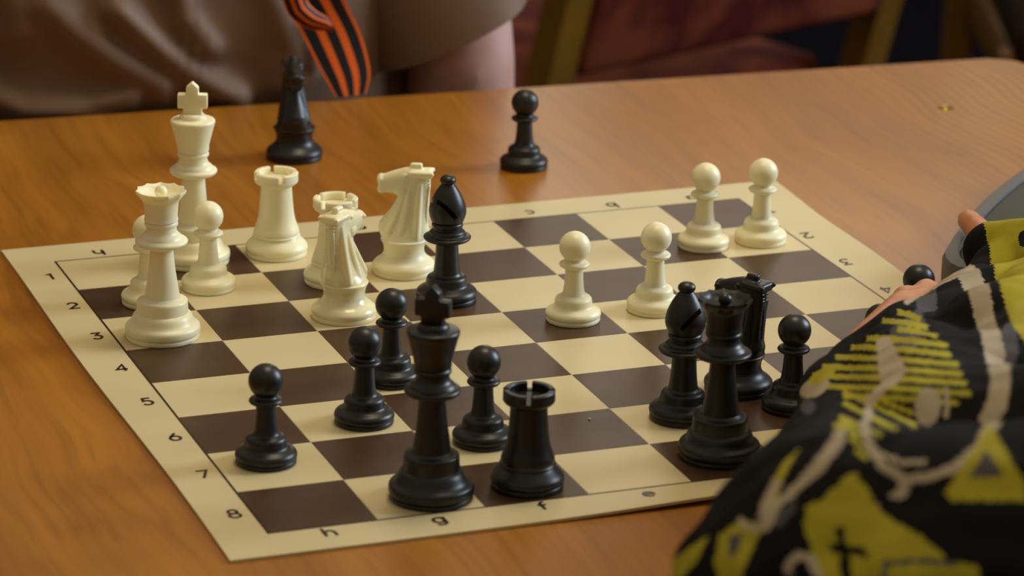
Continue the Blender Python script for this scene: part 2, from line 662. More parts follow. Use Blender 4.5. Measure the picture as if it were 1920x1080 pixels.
for i in range(8):
    ch = 'hgfedcba'[i]
    x = (i - 3.5) * SQ
    link('letter', glyph_mesh(ch, x + 0.0005, -0.2078, 0), board)
    link('letter', glyph_mesh(ch, x + 0.0005, 0.2095, 180), board)
    ch = '12345678'[i]
    y = (3.5 - i) * SQ
    link('numeral', glyph_mesh(ch, -0.2085, y, 0), board)
    link('numeral', glyph_mesh(ch, 0.2085, y, 180), board)

# ------------------------------------------------------------------ chess pieces (profiles in millimetres)
# every part is a list of (mesh builder) closed solids that meet along the moulded steps


def base_prof(R, r_step, z_step0, z_step1, r_neck, flare=0.0):
    """turned foot: grooved rim, sloping shoulder, raised step"""
    return [(0, 0, 1), (R * 0.955, 0, 1), (R * 0.975, 0.5), (R * 0.975, 1.9), (R * 0.945, 2.4), (R * 0.975, 2.9), (R, 3.6), (R, 5.2 + flare),
            (R * 0.965, 6.5 + flare), (R * 0.85, 8.1 + flare * 1.1), (r_step * 1.14, z_step0 - 1.4), (r_step * 1.01, z_step0, 1), (r_step, (z_step0 + z_step1) / 2), (r_step * 0.985, z_step1 - 0.8),
            (r_step * 0.93, z_step1, 1), (r_neck * 1.15, z_step1 + 0.4), (r_neck, z_step1 + 1.6), (r_neck, z_step1 + 1.65, 1), (0, z_step1 + 1.65)]


def lathe_mesh(name, prof, seg=64, sub=3, angle=34, fn=None):
    b_ = bmesh.new()
    lathe(b_, smooth_prof(mm(prof), sub), seg, fn)
    bmesh.ops.remove_doubles(b_, verts=b_.verts, dist=1e-6)
    return finish(b_, name, None, angle=angle)


def ball_prof(c, r, rz=None, n=14, start=-90):
    rz = rz or r
    out = []
    for i in range(n + 1):
        t = math.radians(start + (90 - start) * i / n)
        out.append((max(0, r * math.cos(t)), c + rz * math.sin(t)))
    out[-1] = (0, c + rz)
    return out


def pawn_parts():
    P = []
    P.append(('base', lathe_mesh('pawn_base', [(0, 0, 1), (13.5, 0, 1), (14.0, .4), (14.0, 1.8), (13.6, 2.2), (14.1, 2.7), (14.35, 3.6), (14.2, 4.9), (13.2, 6.2), (11.4, 7.1), (10.1, 8.1), (9.75, 9.4),
                                              (9.6, 11.0), (9.1, 12.3), (7.9, 13.2), (6.5, 13.9), (6.0, 14.6, 1), (0, 14.6)])))
    P.append(('stem', lathe_mesh('pawn_stem', [(0, 14.5, 1), (6.0, 14.5, 1), (5.5, 16), (5.1, 19), (4.7, 24), (4.55, 28.6, 1), (0, 28.6)])))
    P.append(('collar', lathe_mesh('pawn_collar', [(0, 27.9, 1), (4.55, 27.9), (5.4, 28.6), (7.0, 29.0), (7.75, 29.8), (7.75, 30.5), (7.0, 31.3), (5.3, 31.8), (4.9, 33.0, 1), (0, 33)])))
    P.append(('head', lathe_mesh('pawn_head', ball_prof(39.6, 8.05), sub=1)))
    return P


def cross_mesh():
    prof = [(-5.0, 81.5), (-5.0, 86.0), (-7.9, 86.0), (-7.9, 93.6), (-3.3, 93.6), (-3.3, 97.2), (0, 100.2), (3.3, 97.2), (3.3, 93.6), (7.9, 93.6), (7.9, 86.0), (5.0, 86.0), (5.0, 81.5)]
    b_ = bmesh.new()
    f = [b_.verts.new((x * .001, -0.0029, z * .001)) for x, z in prof]
    k = [b_.verts.new((x * .001, 0.0029, z * .001)) for x, z in prof]
    b_.faces.new(f)
    b_.faces.new(list(reversed(k)))
    n_ = len(prof)
    for i in range(n_):
        b_.faces.new((f[i], k[i], k[(i + 1) % n_], f[(i + 1) % n_]))
    bmesh.ops.recalc_face_normals(b_, faces=b_.faces)
    bmesh.ops.bevel(b_, geom=list(b_.edges), offset=0.0006, segments=2, affect='EDGES', profile=0.5)
    return finish(b_, 'king_cross', None, angle=35)


def king_parts():
    P = [('base', lathe_mesh('king_base', base_prof(19.3, 12.6, 14.2, 21.2, 9.0, 0.8)))]
    P.append(('stem', lathe_mesh('king_stem', [(0, 21.4, 1), (9.0, 21.4, 1), (8.4, 25), (7.2, 34), (6.4, 43), (6.2, 49, 1), (0, 49)])))
    P.append(('collar', lathe_mesh('king_collar', [(0, 47.6, 1), (6.2, 47.6), (7.6, 48.4), (11.6, 49.6), (12.75, 51.0), (12.3, 52.2), (10.6, 53.0, 1), (9.9, 54.2), (8.3, 55.6), (7.6, 57.4), (7.5, 59.0),
                                                   (8.3, 59.6), (8.5, 60.5), (8.2, 61.3), (7.6, 61.9, 1), (0, 61.9)])))
    P.append(('crown', lathe_mesh('king_crown', [(0, 61.7, 1), (7.7, 61.7), (8.6, 65.5), (9.9, 70.5), (11.2, 75.5), (11.95, 78.0), (11.8, 79.0), (11.0, 79.7), (7.2, 80.2, 1), (6.9, 81.4), (6.2, 82.4), (5.4, 82.8, 1), (0, 82.8)])))
    P.append(('cross', cross_mesh()))
    return P


def queen_parts():
    P = [('base', lathe_mesh('queen_base', base_prof(19.0, 12.9, 13.6, 20.2, 9.2, 0.6)))]
    P.append(('stem', lathe_mesh('queen_stem', [(0, 20.4, 1), (9.2, 20.4, 1), (8.5, 24), (7.0, 34), (6.0, 43), (5.8, 48, 1), (0, 48)])))
    P.append(('collar', lathe_mesh('queen_collar', [(0, 46.6, 1), (5.8, 46.6), (7.6, 47.4), (11.9, 49.0), (13.2, 50.5), (12.7, 51.7), (10.6, 52.6, 1), (9.8, 53.8), (8.2, 55.4), (7.6, 57.2), (7.6, 58.8),
                                                    (8.3, 59.3), (8.45, 60.1), (8.2, 60.9), (7.8, 61.4, 1), (0, 61.4)])))

    prof = smooth_prof(mm([(0, 61.2, 1), (7.9, 61.2), (8.2, 64), (8.5, 68), (8.9, 71), (9.9, 73), (11.6, 74.8), (12.7, 76.4), (12.7, 77.7, 1), (11.6, 76.9), (8.0, 74.4), (4.0, 73.3), (0, 73.0)]), 3)

    def scallop(r, z, t, k):
        if z > 0.0735 and r > 0.0095:
            s = 1 - abs(math.sin(5.5 * t))
            w_ = min(1.0, (z - 0.0735) / 0.0020)
            return r - 0.0010 * (1 - s) * w_, z - 0.0004 * (1 - s) * w_
        return r, z
    b_ = bmesh.new()
    lathe(b_, prof, 132, scallop)
    P.append(('crown', finish(b_, 'queen_crown', None, angle=40)))
    P.append(('finial', lathe_mesh('queen_finial', [(0, 72.8, 1), (2.6, 73.2), (2.2, 74.2), (2.4, 74.6)] + ball_prof(76.6, 3.2, 3.0, 10, -38)[0:], sub=1)))
    return P


def bishop_parts():
    P = [('base', lathe_mesh('bishop_base', [(0, 0, 1), (15.2, 0, 1), (15.6, .4), (15.6, 2.0), (15.2, 2.5), (15.7, 3.0), (16.0, 3.9), (15.9, 5.2), (14.8, 6.7), (12.8, 7.9), (11.4, 8.8), (10.9, 9.8, 1), (10.7, 11.6),
                                             (10.3, 13.0), (9.4, 13.9), (7.9, 14.4, 1), (7.2, 15.4), (7.0, 16.2, 1), (0, 16.2)]))]
    P.append(('stem', lathe_mesh('bishop_stem', [(0, 16.0, 1), (7.0, 16.0, 1), (6.6, 19), (6.1, 25), (5.8, 32.6, 1), (0, 32.6)])))
    P.append(('collar', lathe_mesh('bishop_collar', [(0, 31.8, 1), (5.8, 31.8), (7.4, 32.4), (11.2, 33.4), (12.4, 34.6), (12.0, 35.6), (10.0, 36.2, 1), (9.3, 36.8), (9.2, 37.8), (8.4, 38.7), (7.3, 39.4, 1), (7.3, 40.2),
                                                     (8.0, 40.8), (8.2, 41.7), (7.9, 42.6), (7.2, 43.2, 1), (0, 43.2)])))
    b_ = bmesh.new()
    lathe(b_, smooth_prof(mm([(0, 43.0, 1), (7.3, 43.0), (8.9, 45.2), (9.75, 48.4), (9.5, 51.4), (8.3, 55.2), (6.5, 58.9), (4.6, 61.9), (3.4, 63.4), (2.9, 64.4, 1), (0, 64.4)]), 4), 72)
    me = finish(b_, 'mitre_raw', None)
    ob = bpy.data.objects.new('mitre_raw', me)
    C.objects.link(ob)
    kb = bmesh.new()                             # the slanting slit, cut on the +x side
    for y0_, y1_ in ((-0.0120, -0.0014), (0.0014, 0.0120)):      # a thin web stays in the middle
        box(kb, 0.0022, 0.0200, y0_, y1_, -0.0011, 0.0011)
    kb.transform(Matrix.Translation((0, 0, 0.0455)) @ Matrix.Rotation(math.radians(-52), 4, 'Y') @ Matrix.Translation((0.0, 0, 0.0)))
    kme = finish(kb, 'slit_cutter', None, smooth=False)
    ko = bpy.data.objects.new('slit_cutter', kme)
    C.objects.link(ko)
    md = ob.modifiers.new('slit', 'BOOLEAN')
    md.operation = 'DIFFERENCE'
    md.solver = 'EXACT'
    md.object = ko
    dg = bpy.context.evaluated_depsgraph_get()
    out = bpy.data.meshes.new_from_object(ob.evaluated_get(dg))
    out.name = 'bishop_mitre'
    bpy.data.objects.remove(ob)
    bpy.data.objects.remove(ko)
    out.materials.clear()
    out.shade_smooth()
    out.set_sharp_from_angle(angle=math.radians(35))
    P.append(('mitre', out))
    P.append(('finial', lathe_mesh('bishop_finial', ball_prof(65.4, 4.25, 2.95, 12), sub=1)))
    return P


def merlon_mesh():
    """one of the four battlements: a bevelled piece of ring"""
    b_ = bmesh.new()
    r0, r1, z0, z1 = 8.7, 11.9, 42.6, 46.6
    half = math.radians(45) - 1.15 / 10.5
    n_ = 14
    sec = [(r0, z0), (r1 - 0.1, z0), (r1, z1 - 0.6), (r1 - 0.6, z1), (r0 + 0.6, z1), (r0, z1 - 0.6)]
    rings = []
    for i in range(n_ + 1):
        t = -half + 2 * half * i / n_
        rings.append([b_.verts.new((r * .001 * math.cos(t), r * .001 * math.sin(t), z * .001)) for r, z in sec])
    for a, b in zip(rings, rings[1:]):
        for k in range(len(sec)):
            j = (k + 1) % len(sec)
            b_.faces.new((a[k], a[j], b[j], b[k]))
    b_.faces.new(list(reversed(rings[0])))
    b_.faces.new(rings[-1])
    bmesh.ops.recalc_face_normals(b_, faces=b_.faces)
    ends = [e for e in b_.edges if len(e.link_faces) == 2 and any(len(f.verts) == 6 for f in e.link_faces) and e.calc_face_angle() > 0.5]
    bmesh.ops.bevel(b_, geom=ends, offset=0.00045, segments=2, affect='EDGES', profile=0.5)
    return finish(b_, 'merlon', None, angle=35)


def rook_parts():
    P = [('base', lathe_mesh('rook_base', [(0, 0, 1), (16.0, 0, 1), (16.4, .4), (16.4, 1.9), (16.0, 2.4), (16.5, 2.9), (16.9, 3.9), (16.7, 5.4), (15.6, 7.0), (13.9, 8.6), (12.5, 10.0), (11.9, 11.2, 1), (0, 11.2)]))]
    P.append(('tower', lathe_mesh('rook_tower', [(0, 11.0, 1), (11.9, 11.0), (12.25, 12.0), (12.3, 13.4), (11.9, 15.0), (11.0, 17.4), (10.1, 20.4), (9.4, 24.5), (8.9, 30), (8.5, 36), (8.4, 38.6, 1), (9.4, 39.4), (10.8, 40.2), (11.7, 41.2), (11.85, 42.0), (11.85, 42.9, 1),
                                                 (8.75, 42.9, 1), (8.75, 42.6, 1), (0, 42.6)])))
    mer = merlon_mesh()
    for k in range(4):
        P.append(('merlon', mer, math.radians(45 + 90 * k)))
    return P


def knight_parts():
    """faces +x; pedestal, then one fused horse with mane, ears and eyes"""
    P = [('base', lathe_mesh('knight_base', [(0, 0, 1), (16.1, 0, 1), (16.5, .4), (16.5, 1.9), (16.1, 2.4), (16.6, 2.9), (16.9, 3.8), (16.6, 5.2), (15.2, 6.8), (13.0, 8.4), (11.4, 10.4), (10.8, 12.4), (10.9, 14.6), (11.6, 16.8),
                                             (12.4, 18.3), (12.5, 19.0), (11.8, 19.6, 1), (0, 19.6)]))]
    b_ = bmesh.new()
    s = 0.001

    # neck: elliptical sections (centre x, z, half length in x, half width in y)
    secs = [(0.0, 16.8, 10.6, 10.6), (0.0, 18.4, 11.8, 11.4), (0.0, 20.5, 12.5, 10.6), (0.1, 24.0, 13.7, 9.0), (0.2, 28.0, 13.0, 7.7), (-1.2, 32.0, 11.2, 6.5), (-2.6, 35.5, 9.9, 5.8), (-3.8, 39.0, 8.9, 5.3),
            (-4.9, 43.0, 8.3, 5.0), (-5.2, 47.0, 8.4, 4.9), (-5.4, 51.0, 8.5, 4.9), (-5.8, 54.5, 8.0, 4.9), (-6.2, 57.0, 6.8, 4.6)]
    rings = []
    seg = 40
    for cx, z, a, w in secs:
        ring = []
        for i in range(seg):
            t = 2 * PI * i / seg
            c, sn = math.cos(t), math.sin(t)
            # slightly boxy behind (the mane side)
            ex = abs(c) ** 0.85 * (1 if c >= 0 else -1)
            ring.append(b_.verts.new(((cx + a * ex) * s, w * sn * s, z * s)))
        rings.append(ring)
    for a, b in zip(rings, rings[1:]):
        for i in range(seg):
            b_.faces.new((a[i], a[(i + 1) % seg], b[(i + 1) % seg], b[i]))
    b_.faces.new(list(reversed(rings[0])))
    b_.faces.new(rings[-1])
    # head: sections from poll to muzzle (centre x, z, half height, half width)
    hs = [(-8.0, 54.0, 4.2, 4.4), (-4.0, 52.6, 6.0, 4.8), (0.0, 50.9, 7.2, 5.0), (3.2, 50.0, 7.1, 4.8), (6.5, 50.0, 6.1, 4.3), (10.0, 49.5, 5.2, 3.9), (12.6, 49.2, 4.9, 3.9), (13.9, 49.0, 4.0, 3.3)]
    rings = []
    for x, z, h, w in hs:
        ring = []
        for i in range(24):
            t = 2 * PI * i / 24
            c, sn = math.cos(t), math.sin(t)
            ring.append(b_.verts.new((x * s + 0.0012 * sn * 0, w * s * abs(c) ** 0.8 * (1 if c > 0 else -1), z * s + h * s * abs(sn) ** 0.8 * (1 if sn > 0 else -1))))
        rings.append(ring)
    for a, b in zip(rings, rings[1:]):
        for i in range(24):
            b_.faces.new((a[i], a[(i + 1) % 24], b[(i + 1) % 24], b[i]))
    b_.faces.new(list(reversed(rings[0])))
    b_.faces.new(rings[-1])
    ellipsoid(b_, (12.5 * s, 0, 51.6 * s), (2.3 * s, 4.0 * s, 2.9 * s))      # nose and upper lip
    ellipsoid(b_, (12.0 * s, 0, 46.0 * s), (2.5 * s, 3.5 * s, 2.4 * s))      # chin
    # jaw, brow, poll tuft behind
    for sgn in (-1, 1):
        ellipsoid(b_, (1.4 * s, 2.9 * sgn * s, 46.6 * s), (3.9 * s, 2.7 * s, 3.8 * s))                     # cheek
        ellipsoid(b_, (12.4 * s, 3.2 * sgn * s, 51.6 * s), (1.5 * s, 1.5 * s, 1.5 * s))                     # nostril wing
        ellipsoid(b_, (-0.4 * s, 4.4 * sgn * s, 54.6 * s), (1.5 * s, 1.1 * s, 1.2 * s))                      # eye
        # folds of the neck muscles on each side
        capsule(b_, (-3.2 * s, 3.5 * sgn * s, 46 * s), (1.0 * s, 7.0 * sgn * s, 23 * s), 0.0018, 0.0028, 10, 4)
        capsule(b_, (0.2 * s, 3.2 * sgn * s, 42 * s), (7.4 * s, 6.0 * sgn * s, 24 * s), 0.0016, 0.0030, 10, 4)
        capsule(b_, (-8.6 * s, 3.6 * sgn * s, 51 * s), (-6.8 * s, 7.2 * sgn * s, 21.5 * s), 0.0015, 0.0024, 10, 4)
        capsule(b_, (-3.5 * s, 4.2 * sgn * s, 55.8 * s), (-14.6 * s, 4.9 * sgn * s, 55.9 * s), 0.0016, 0.0014, 10, 4)   # laid-back forelock edge
    box(b_, -15.0 * s, -4.0 * s, -5.0 * s, 5.0 * s, 53.0 * s, 57.4 * s, 0.0013)                            # flat poll behind the ears
    # ears
    box(b_, -9.6 * s, -2.8 * s, -1.9 * s, 1.9 * s, 56.0 * s, 60.9 * s, 0.0012)
    me = blob(b_, 0.00042, 3, 'horse', None, 0.5)
    P.append(('horse_head', me))
    # mane: short ridges down the back of the neck
    b2 = bmesh.new()
    back = [(-13.6, 53.6), (-13.9, 49), (-13.7, 46), (-13.2, 43), (-13.0, 40), (-12.9, 37), (-12.6, 34), (-12.5, 31), (-12.4, 28), (-12.2, 25), (-11.8, 22)]
    n_ = 26
    for k in range(n_):
        f = k / (n_ - 1) * (len(back) - 1.001)
        i = int(f)
        x = back[i][0] + (back[i + 1][0] - back[i][0]) * (f - i)
        z = back[i][1] + (back[i + 1][1] - back[i][1]) * (f - i)
        capsule(b2, ((x + 0.5) * s, -2.3 * s, z * s), ((x + 0.5) * s, 2.3 * s, z * s), 0.00062, 0.00062, 8, 3)
    capsule(b2, (-12.6 * s, 0, 52 * s), (-12.0 * s, 0, 36 * s), 0.0014, 0.0014, 10, 4)
    capsule(b2, (-12.0 * s, 0, 36 * s), (-11.0 * s, 0, 22 * s), 0.0014, 0.0014, 10, 4)
    P.append(('mane', blob(b2, 0.00033, 1, 'mane', None, 0.4)))
    return P


KINDS = {'pawn': pawn_parts(), 'king': king_parts(), 'queen': queen_parts(), 'bishop': bishop_parts(), 'rook': rook_parts(), 'knight': knight_parts()}
COLOURED = {}
for kind_, parts in KINDS.items():
    for colour in ('white', 'black'):
        seen = {}
        lst = []
        for p in parts:
            if p[1].name not in seen:
                c = p[1].copy()
                c.materials.clear()
                c.materials.append(M[colour])
                seen[p[1].name] = c
            lst.append((p[0], seen[p[1].name], p[2] if len(p) > 2 else 0.0))
        COLOURED[colour, kind_] = lst


def piece(colour, kind_, x, y, z, rz, label, finish_mat=None):
    group = None if kind_ in ('king', 'queen') or (colour, kind_) == ('black', 'rook') else f'{colour} {kind_}s'
    e = empty(f'{colour}_{kind_}', label, f'chess {kind_}', (x, y, z), rz, group)
    for nm, me, a in COLOURED[colour, kind_]:
        if finish_mat:
            me = me.copy()
            me.materials[0] = M[finish_mat]
        link(nm, me, e, (0, 0, 0), a)
    return e


MZ = 0.00013                                     # printed squares are a hair proud of the sheet
deg = math.radians
# white
piece('white', 'king', -0.1293, 0.1785, MZ, deg(-20), 'tall white king with a cross, behind the white queen')
piece('white', 'queen', -0.1770, 0.0650, MZ, deg(10), 'white queen with scalloped crown by the numeral 3 at left')
piece('white', 'pawn', -0.1700, 0.1190, MZ, 0, 'white pawn half hidden behind the white queen')
piece('white', 'pawn', -0.1340, 0.1330, MZ, 0, 'white pawn in front of the white king, right of the white queen')
piece('white', 'rook', -0.0830, 0.1790, MZ, deg(-3), 'white rook on the far row, right of the white king')
piece('white', 'rook', -0.0670, 0.1240, MZ, deg(-52), 'white rook partly hidden behind a glossy white knight')
piece('white', 'knight', -0.0800, 0.0680, MZ, deg(38), 'glossy white knight seen from behind, nearest of the white knights', 'white_gloss')
piece('white', 'knight', -0.0270, 0.1290, MZ, deg(157), 'white knight in profile facing left, beside a black bishop')
piece('white', 'pawn', 0.0310, 0.0280, MZ, 0, 'white pawn on a dark square, leftmost of the four right-hand white pawns')
piece('white', 'pawn', 0.0770, 0.0300, MZ, 0, 'white pawn just behind the black bishop on the right')
piece('white', 'pawn', 0.1450, 0.1230, MZ, 0, 'white pawn standing in front of the far letter a')
piece('white', 'pawn', 0.1790, 0.1220, MZ, 0, 'rightmost white pawn, beside the right-hand numerals 1 and 2')
# black
piece('black', 'king', -0.1190, -0.1820, MZ, deg(-38), 'black king, the tallest black piece, standing above the near letter g')
piece('black', 'rook', -0.0730, -0.1820, MZ, deg(-22), 'black rook right of the black king above the near letter f')
piece('black', 'pawn', -0.1770, -0.1180, MZ, 0, 'black pawn alone near the left numerals 6 and 7')
piece('black', 'pawn', -0.1180, -0.0820, MZ, 0, 'black pawn left of the black king')
piece('black', 'pawn', -0.0878, -0.0320, MZ, 0, 'black pawn directly behind the black king')
piece('black', 'pawn', -0.0735, -0.1240, MZ, 0, 'black pawn behind the black rook')
piece('black', 'bishop', -0.0210, 0.0770, MZ, deg(196), 'black bishop in the middle of the mat beside the white knight in profile')
piece('black', 'bishop', 0.0285, -0.1220, MZ, deg(-44), 'black bishop left of the black queen')
piece('black', 'queen', 0.0250, -0.1740, MZ, deg(4), 'black queen with scalloped crown above the near letter d')
piece('black', 'knight', 0.0700, -0.0940, MZ, deg(122), 'black knight standing behind the black queen')
piece('black', 'pawn', 0.0840, -0.1255, MZ, 0, 'black pawn between the black knight and the patterned sleeve')
piece('black', 'pawn', 0.1305, -0.1241, MZ, 0, 'black pawn almost covered by the hand over the mat')
piece('black', 'pawn', 0.1761, -0.0737, MZ, 0, 'black pawn with only its head showing above the patterned sleeve, near the numeral 4')
piece('black', 'knight', -0.0180, 0.3590, TZ, deg(-100), 'captured black knight on the bare table in front of the striped ribbon')
piece('black', 'pawn', 0.1060, 0.3010, TZ, 0, 'captured black pawn alone on the bare table beyond the mat')

# a crumb on the dark square
bm = bmesh.new()
bmesh.ops.create_icosphere(bm, subdivisions=1, radius=0.001)
for v in bm.verts:
    v.co *= rnd.uniform(0.6, 1.2)
    v.co.z *= 0.5
cr = link('crumb', finish(bm, 'crumb', M['cream'], smooth=False), None, (-0.0148, -0.1111, MZ + 0.0004), 0.5)
tag(cr, 'tiny pale crumb on the dark square right of the black rook', 'crumb')

# ------------------------------------------------------------------ chess clock at the right
ck = empty('chess_clock', 'grey lens-shaped plastic clock lying right of the mat by a fingertip', 'clock', (0.340, 0.073, TZ), math.radians(46))


def lens(off, n_=24):
    """outline: two shallow arcs with blunt noses, inset by off"""
    pts = []
    for i in range(n_ + 1):
        u = -1 + 2 * i / n_
        pts.append((0.110 * u, 0.036 + 0.0085 * (1 - u * u)))
    pts = [(-0.132, 0.016), (-0.131, 0.022), (-0.126, 0.028), (-0.119, 0.0325)] + pts + [(0.119, 0.0325), (0.126, 0.028), (0.131, 0.022), (0.132, 0.016)]
    pts = [(x * (1 - off / 0.132), y * (1 - off / 0.042)) for x, y in pts]
    return pts + [(x, -y) for x, y in reversed(pts)]


def lens_solid(stack, name, mat, angle=35):
    """stack of (inset, z): a closed solid"""
    b_ = bmesh.new()
    rings = [[b_.verts.new((x, y, z)) for x, y in lens(off)] for off, z in stack]
    n_ = len(rings[0])
    for a, b in zip(rings, rings[1:]):
        for i in range(n_):
            b_.faces.new((a[i], a[(i + 1) % n_], b[(i + 1) % n_], b[i]))
    b_.faces.new(rings[0])
    b_.faces.new(rings[-1])
    return finish(b_, name, mat, angle=angle)


link('case', lens_solid([(0.003, 0.0), (0.0, 0.002), (0.0, 0.019), (0.0012, 0.0215), (0.0075, 0.0225), (0.0085, 0.0205), (0.0088, 0.0190)], 'clock_case', M['grey']), ck)
link('top_panel', lens_solid([(0.0091, 0.0185), (0.0091, 0.0206), (0.0100, 0.0212)], 'clock_panel', M['panel']), ck)
b_ = bmesh.new()
box(b_, -0.108, -0.070, 0.012, 0.0245, 0.0200, 0.0216, 0.0006)
link('end_strip', finish(b_, 'end_strip', M['cream']), ck)
b_ = bmesh.new()
box(b_, 0.0, 0.09, -0.012, 0.012, 0.0205, 0.0265, 0.003)
link('rocker', finish(b_, 'rocker', M['grey']), ck)

# ------------------------------------------------------------------ chairs in the background


def make_chair(name, label, loc, rz, wood, cloth):
    ch = empty(name, label, 'chair', loc, rz)
    w = 0.220
    lean = 0.30
    for s_ in (-1, 1):
        b1 = bmesh.new()                         # rear post: leg below the seat, leaning back above it
        pts = [(s_ * w, 0.03, 0.0), (s_ * w, 0.0, 0.43), (s_ * w, lean * 0.50, 0.95)]
        for (xa, ya, za), (xb, yb, zb) in zip(pts, pts[1:]):
            vs = []
            for (x_, y_, z_) in ((xa, ya, za), (xb, yb, zb)):
                vs.append([b1.verts.new((x_ + dx, y_ + dy, z_)) for dx, dy in ((-.016, -.016), (.016, -.016), (.016, .016), (-.016, .016))])
            for i in range(4):
                b1.faces.new((vs[0][i], vs[0][(i + 1) % 4], vs[1][(i + 1) % 4], vs[1][i]))
            b1.faces.new(vs[0])
            b1.faces.new(vs[1])
        link('back_post', finish(b1, 'back_post', wood, smooth=False), ch)
        b2 = bmesh.new()
        box(b2, s_ * 0.215 - 0.02, s_ * 0.215 + 0.02, -0.44, -0.40, 0, 0.42, 0.004)
        link('leg', finish(b2, 'chair_leg', wood), ch)
    b3 = bmesh.new()                             # upholstered back between the posts
    box(b3, -0.205, 0.205, -0.022, 0.022, 0.508, 0.92, 0.010, seg=3)
    for v in b3.verts:
        v.co.y += (v.co.z - 0.43) * lean * 0.95
    link('back_cushion', finish(b3, 'back_cushion', cloth), ch)
    b4 = bmesh.new()
    box(b4, -0.225, 0.225, -0.46, -0.030, 0.405, 0.452, 0.016, seg=3)
    for v in b4.verts:                           # narrower towards the back
        v.co.x *= 1.0 - 0.10 * (v.co.y + 0.46) / 0.43
    link('seat_cushion', finish(b4, 'seat_cushion', cloth), ch)
    b5 = bmesh.new()
    box(b5, -0.215, 0.215, -0.445, 0.0, 0.35, 0.404, 0.004)
    link('seat_frame', finish(b5, 'seat_frame', wood), ch)
    b6 = bmesh.new()
    box(b6, -0.2, 0.2, 0.125, 0.165, 0.93, 0.99, 0.008)
    link('top_rail', finish(b6, 'top_rail', wood), ch)
    return ch


make_chair('upholstered_chair', 'red patterned upholstered chair with ochre wooden posts behind the table', (0.7190, 1.4320, FLOOR), math.radians(-158.75), M['gold_wood'], M['red_cloth'])
make_chair('upholstered_chair', 'dark brown chair at the far right, beyond the table corner', (1.50, 1.92, FLOOR), math.radians(-20), M['gold_wood'], M['brown_wood'])

# ------------------------------------------------------------------ player opposite: beige shirt, bare arm
opp = empty('person', 'person in a beige short-sleeved shirt sitting at the far side of the table', 'person', (-0.045, 0.62, FLOOR))
OX, OY, OZ = -0.045, 0.62, FLOOR


def loc_opp(p):
    return (p[0] - OX, p[1] - OY, p[2] - OZ)


def head_shapes(b_, c, s_, fwd):
    """head with face, fwd = unit direction of the gaze in the plane"""
    c = Vector(c)
    f = Vector((fwd[0], fwd[1], 0)).normalized()
    r_ = Vector((-f.y, f.x, 0))
    ellipsoid(b_, c + Vector((0, 0, 0.02 * s_)), (0.076 * s_, 0.088 * s_, 0.10 * s_))
    ellipsoid(b_, c + f * 0.030 * s_ - Vector((0, 0, 0.06 * s_)), (0.056 * s_, 0.056 * s_, 0.062 * s_))
    capsule(b_, c + f * 0.083 * s_ + Vector((0, 0, 0.018 * s_)), c + f * 0.100 * s_ - Vector((0, 0, 0.022 * s_)), 0.008 * s_, 0.013 * s_, 10, 4)
    for k in (-1, 1):
        ellipsoid(b_, c + r_ * 0.080 * s_ * k - Vector((0, 0, 0.005 * s_)), (0.014 * s_, 0.018 * s_, 0.030 * s_))
        ellipsoid(b_, c + r_ * 0.030 * s_ * k + f * 0.074 * s_ + Vector((0, 0, 0.016 * s_)), (0.014 * s_, 0.014 * s_, 0.011 * s_))
    capsule(b_, c + f * 0.083 * s_ + r_ * 0.020 * s_ - Vector((0, 0, 0.056 * s_)), c + f * 0.083 * s_ - r_ * 0.020 * s_ - Vector((0, 0, 0.056 * s_)), 0.007 * s_, 0.007 * s_, 10, 4)


def eyes_mesh(c, s_, fwd, name):
    b_ = bmesh.new()
    c = Vector(c)
    f = Vector((fwd[0], fwd[1], 0)).normalized()
    r_ = Vector((-f.y, f.x, 0))
    for k in (-1, 1):
        ellipsoid(b_, c + r_ * 0.030 * s_ * k + f * 0.082 * s_ + Vector((0, 0, 0.016 * s_)), (0.009 * s_, 0.009 * s_, 0.006 * s_), None, 12, 8)
    return finish(b_, name, M['black'])


def hair_mesh(c, s_, fwd, name):
    b_ = bmesh.new()
    c = Vector(c)
    f = Vector((fwd[0], fwd[1], 0)).normalized()
    ellipsoid(b_, c - f * 0.012 * s_ + Vector((0, 0, 0.045 * s_)), (0.084 * s_, 0.092 * s_, 0.086 * s_))
    ellipsoid(b_, c - f * 0.035 * s_ + Vector((0, 0, 0.0)), (0.078 * s_, 0.066 * s_, 0.085 * s_))
    return blob(b_, 0.006, 2, name, M['hair'])


def fingers(b_, knuckles, dirs, down, lens_, r=0.0078):
    """four bent fingers rooted in the palm"""
    for k, d, L_ in zip(knuckles, dirs, lens_):
        k, d = Vector(k), Vector(d).normalized()
        p1 = k + d * L_ * 0.45
        p2 = p1 + (d * 0.75 + Vector(down) * 0.65).normalized() * L_ * 0.32
        p3 = p2 + (d * 0.35 + Vector(down) * 0.95).normalized() * L_ * 0.24
        chain(b_, [(k, r), (p1, r * 0.95), (p2, r * 0.88), (p3, r * 0.8)], 12)


bm = bmesh.new()
ell = ellipsoid
ell(bm, loc_opp((-0.045, 0.605, -0.02)), (0.135, 0.085, 0.30))
ell(bm, loc_opp((-0.045, 0.605, 0.20)), (0.150, 0.080, 0.15))
chain(bm, [(loc_opp((-0.045, 0.60, 0.28)), 0.05), (loc_opp((-0.045, 0.585, 0.40)), 0.045)])
HEAD_O = (-0.045, 0.57, 0.49)
head_shapes(bm, loc_opp(HEAD_O), 1.0, (0, -1))
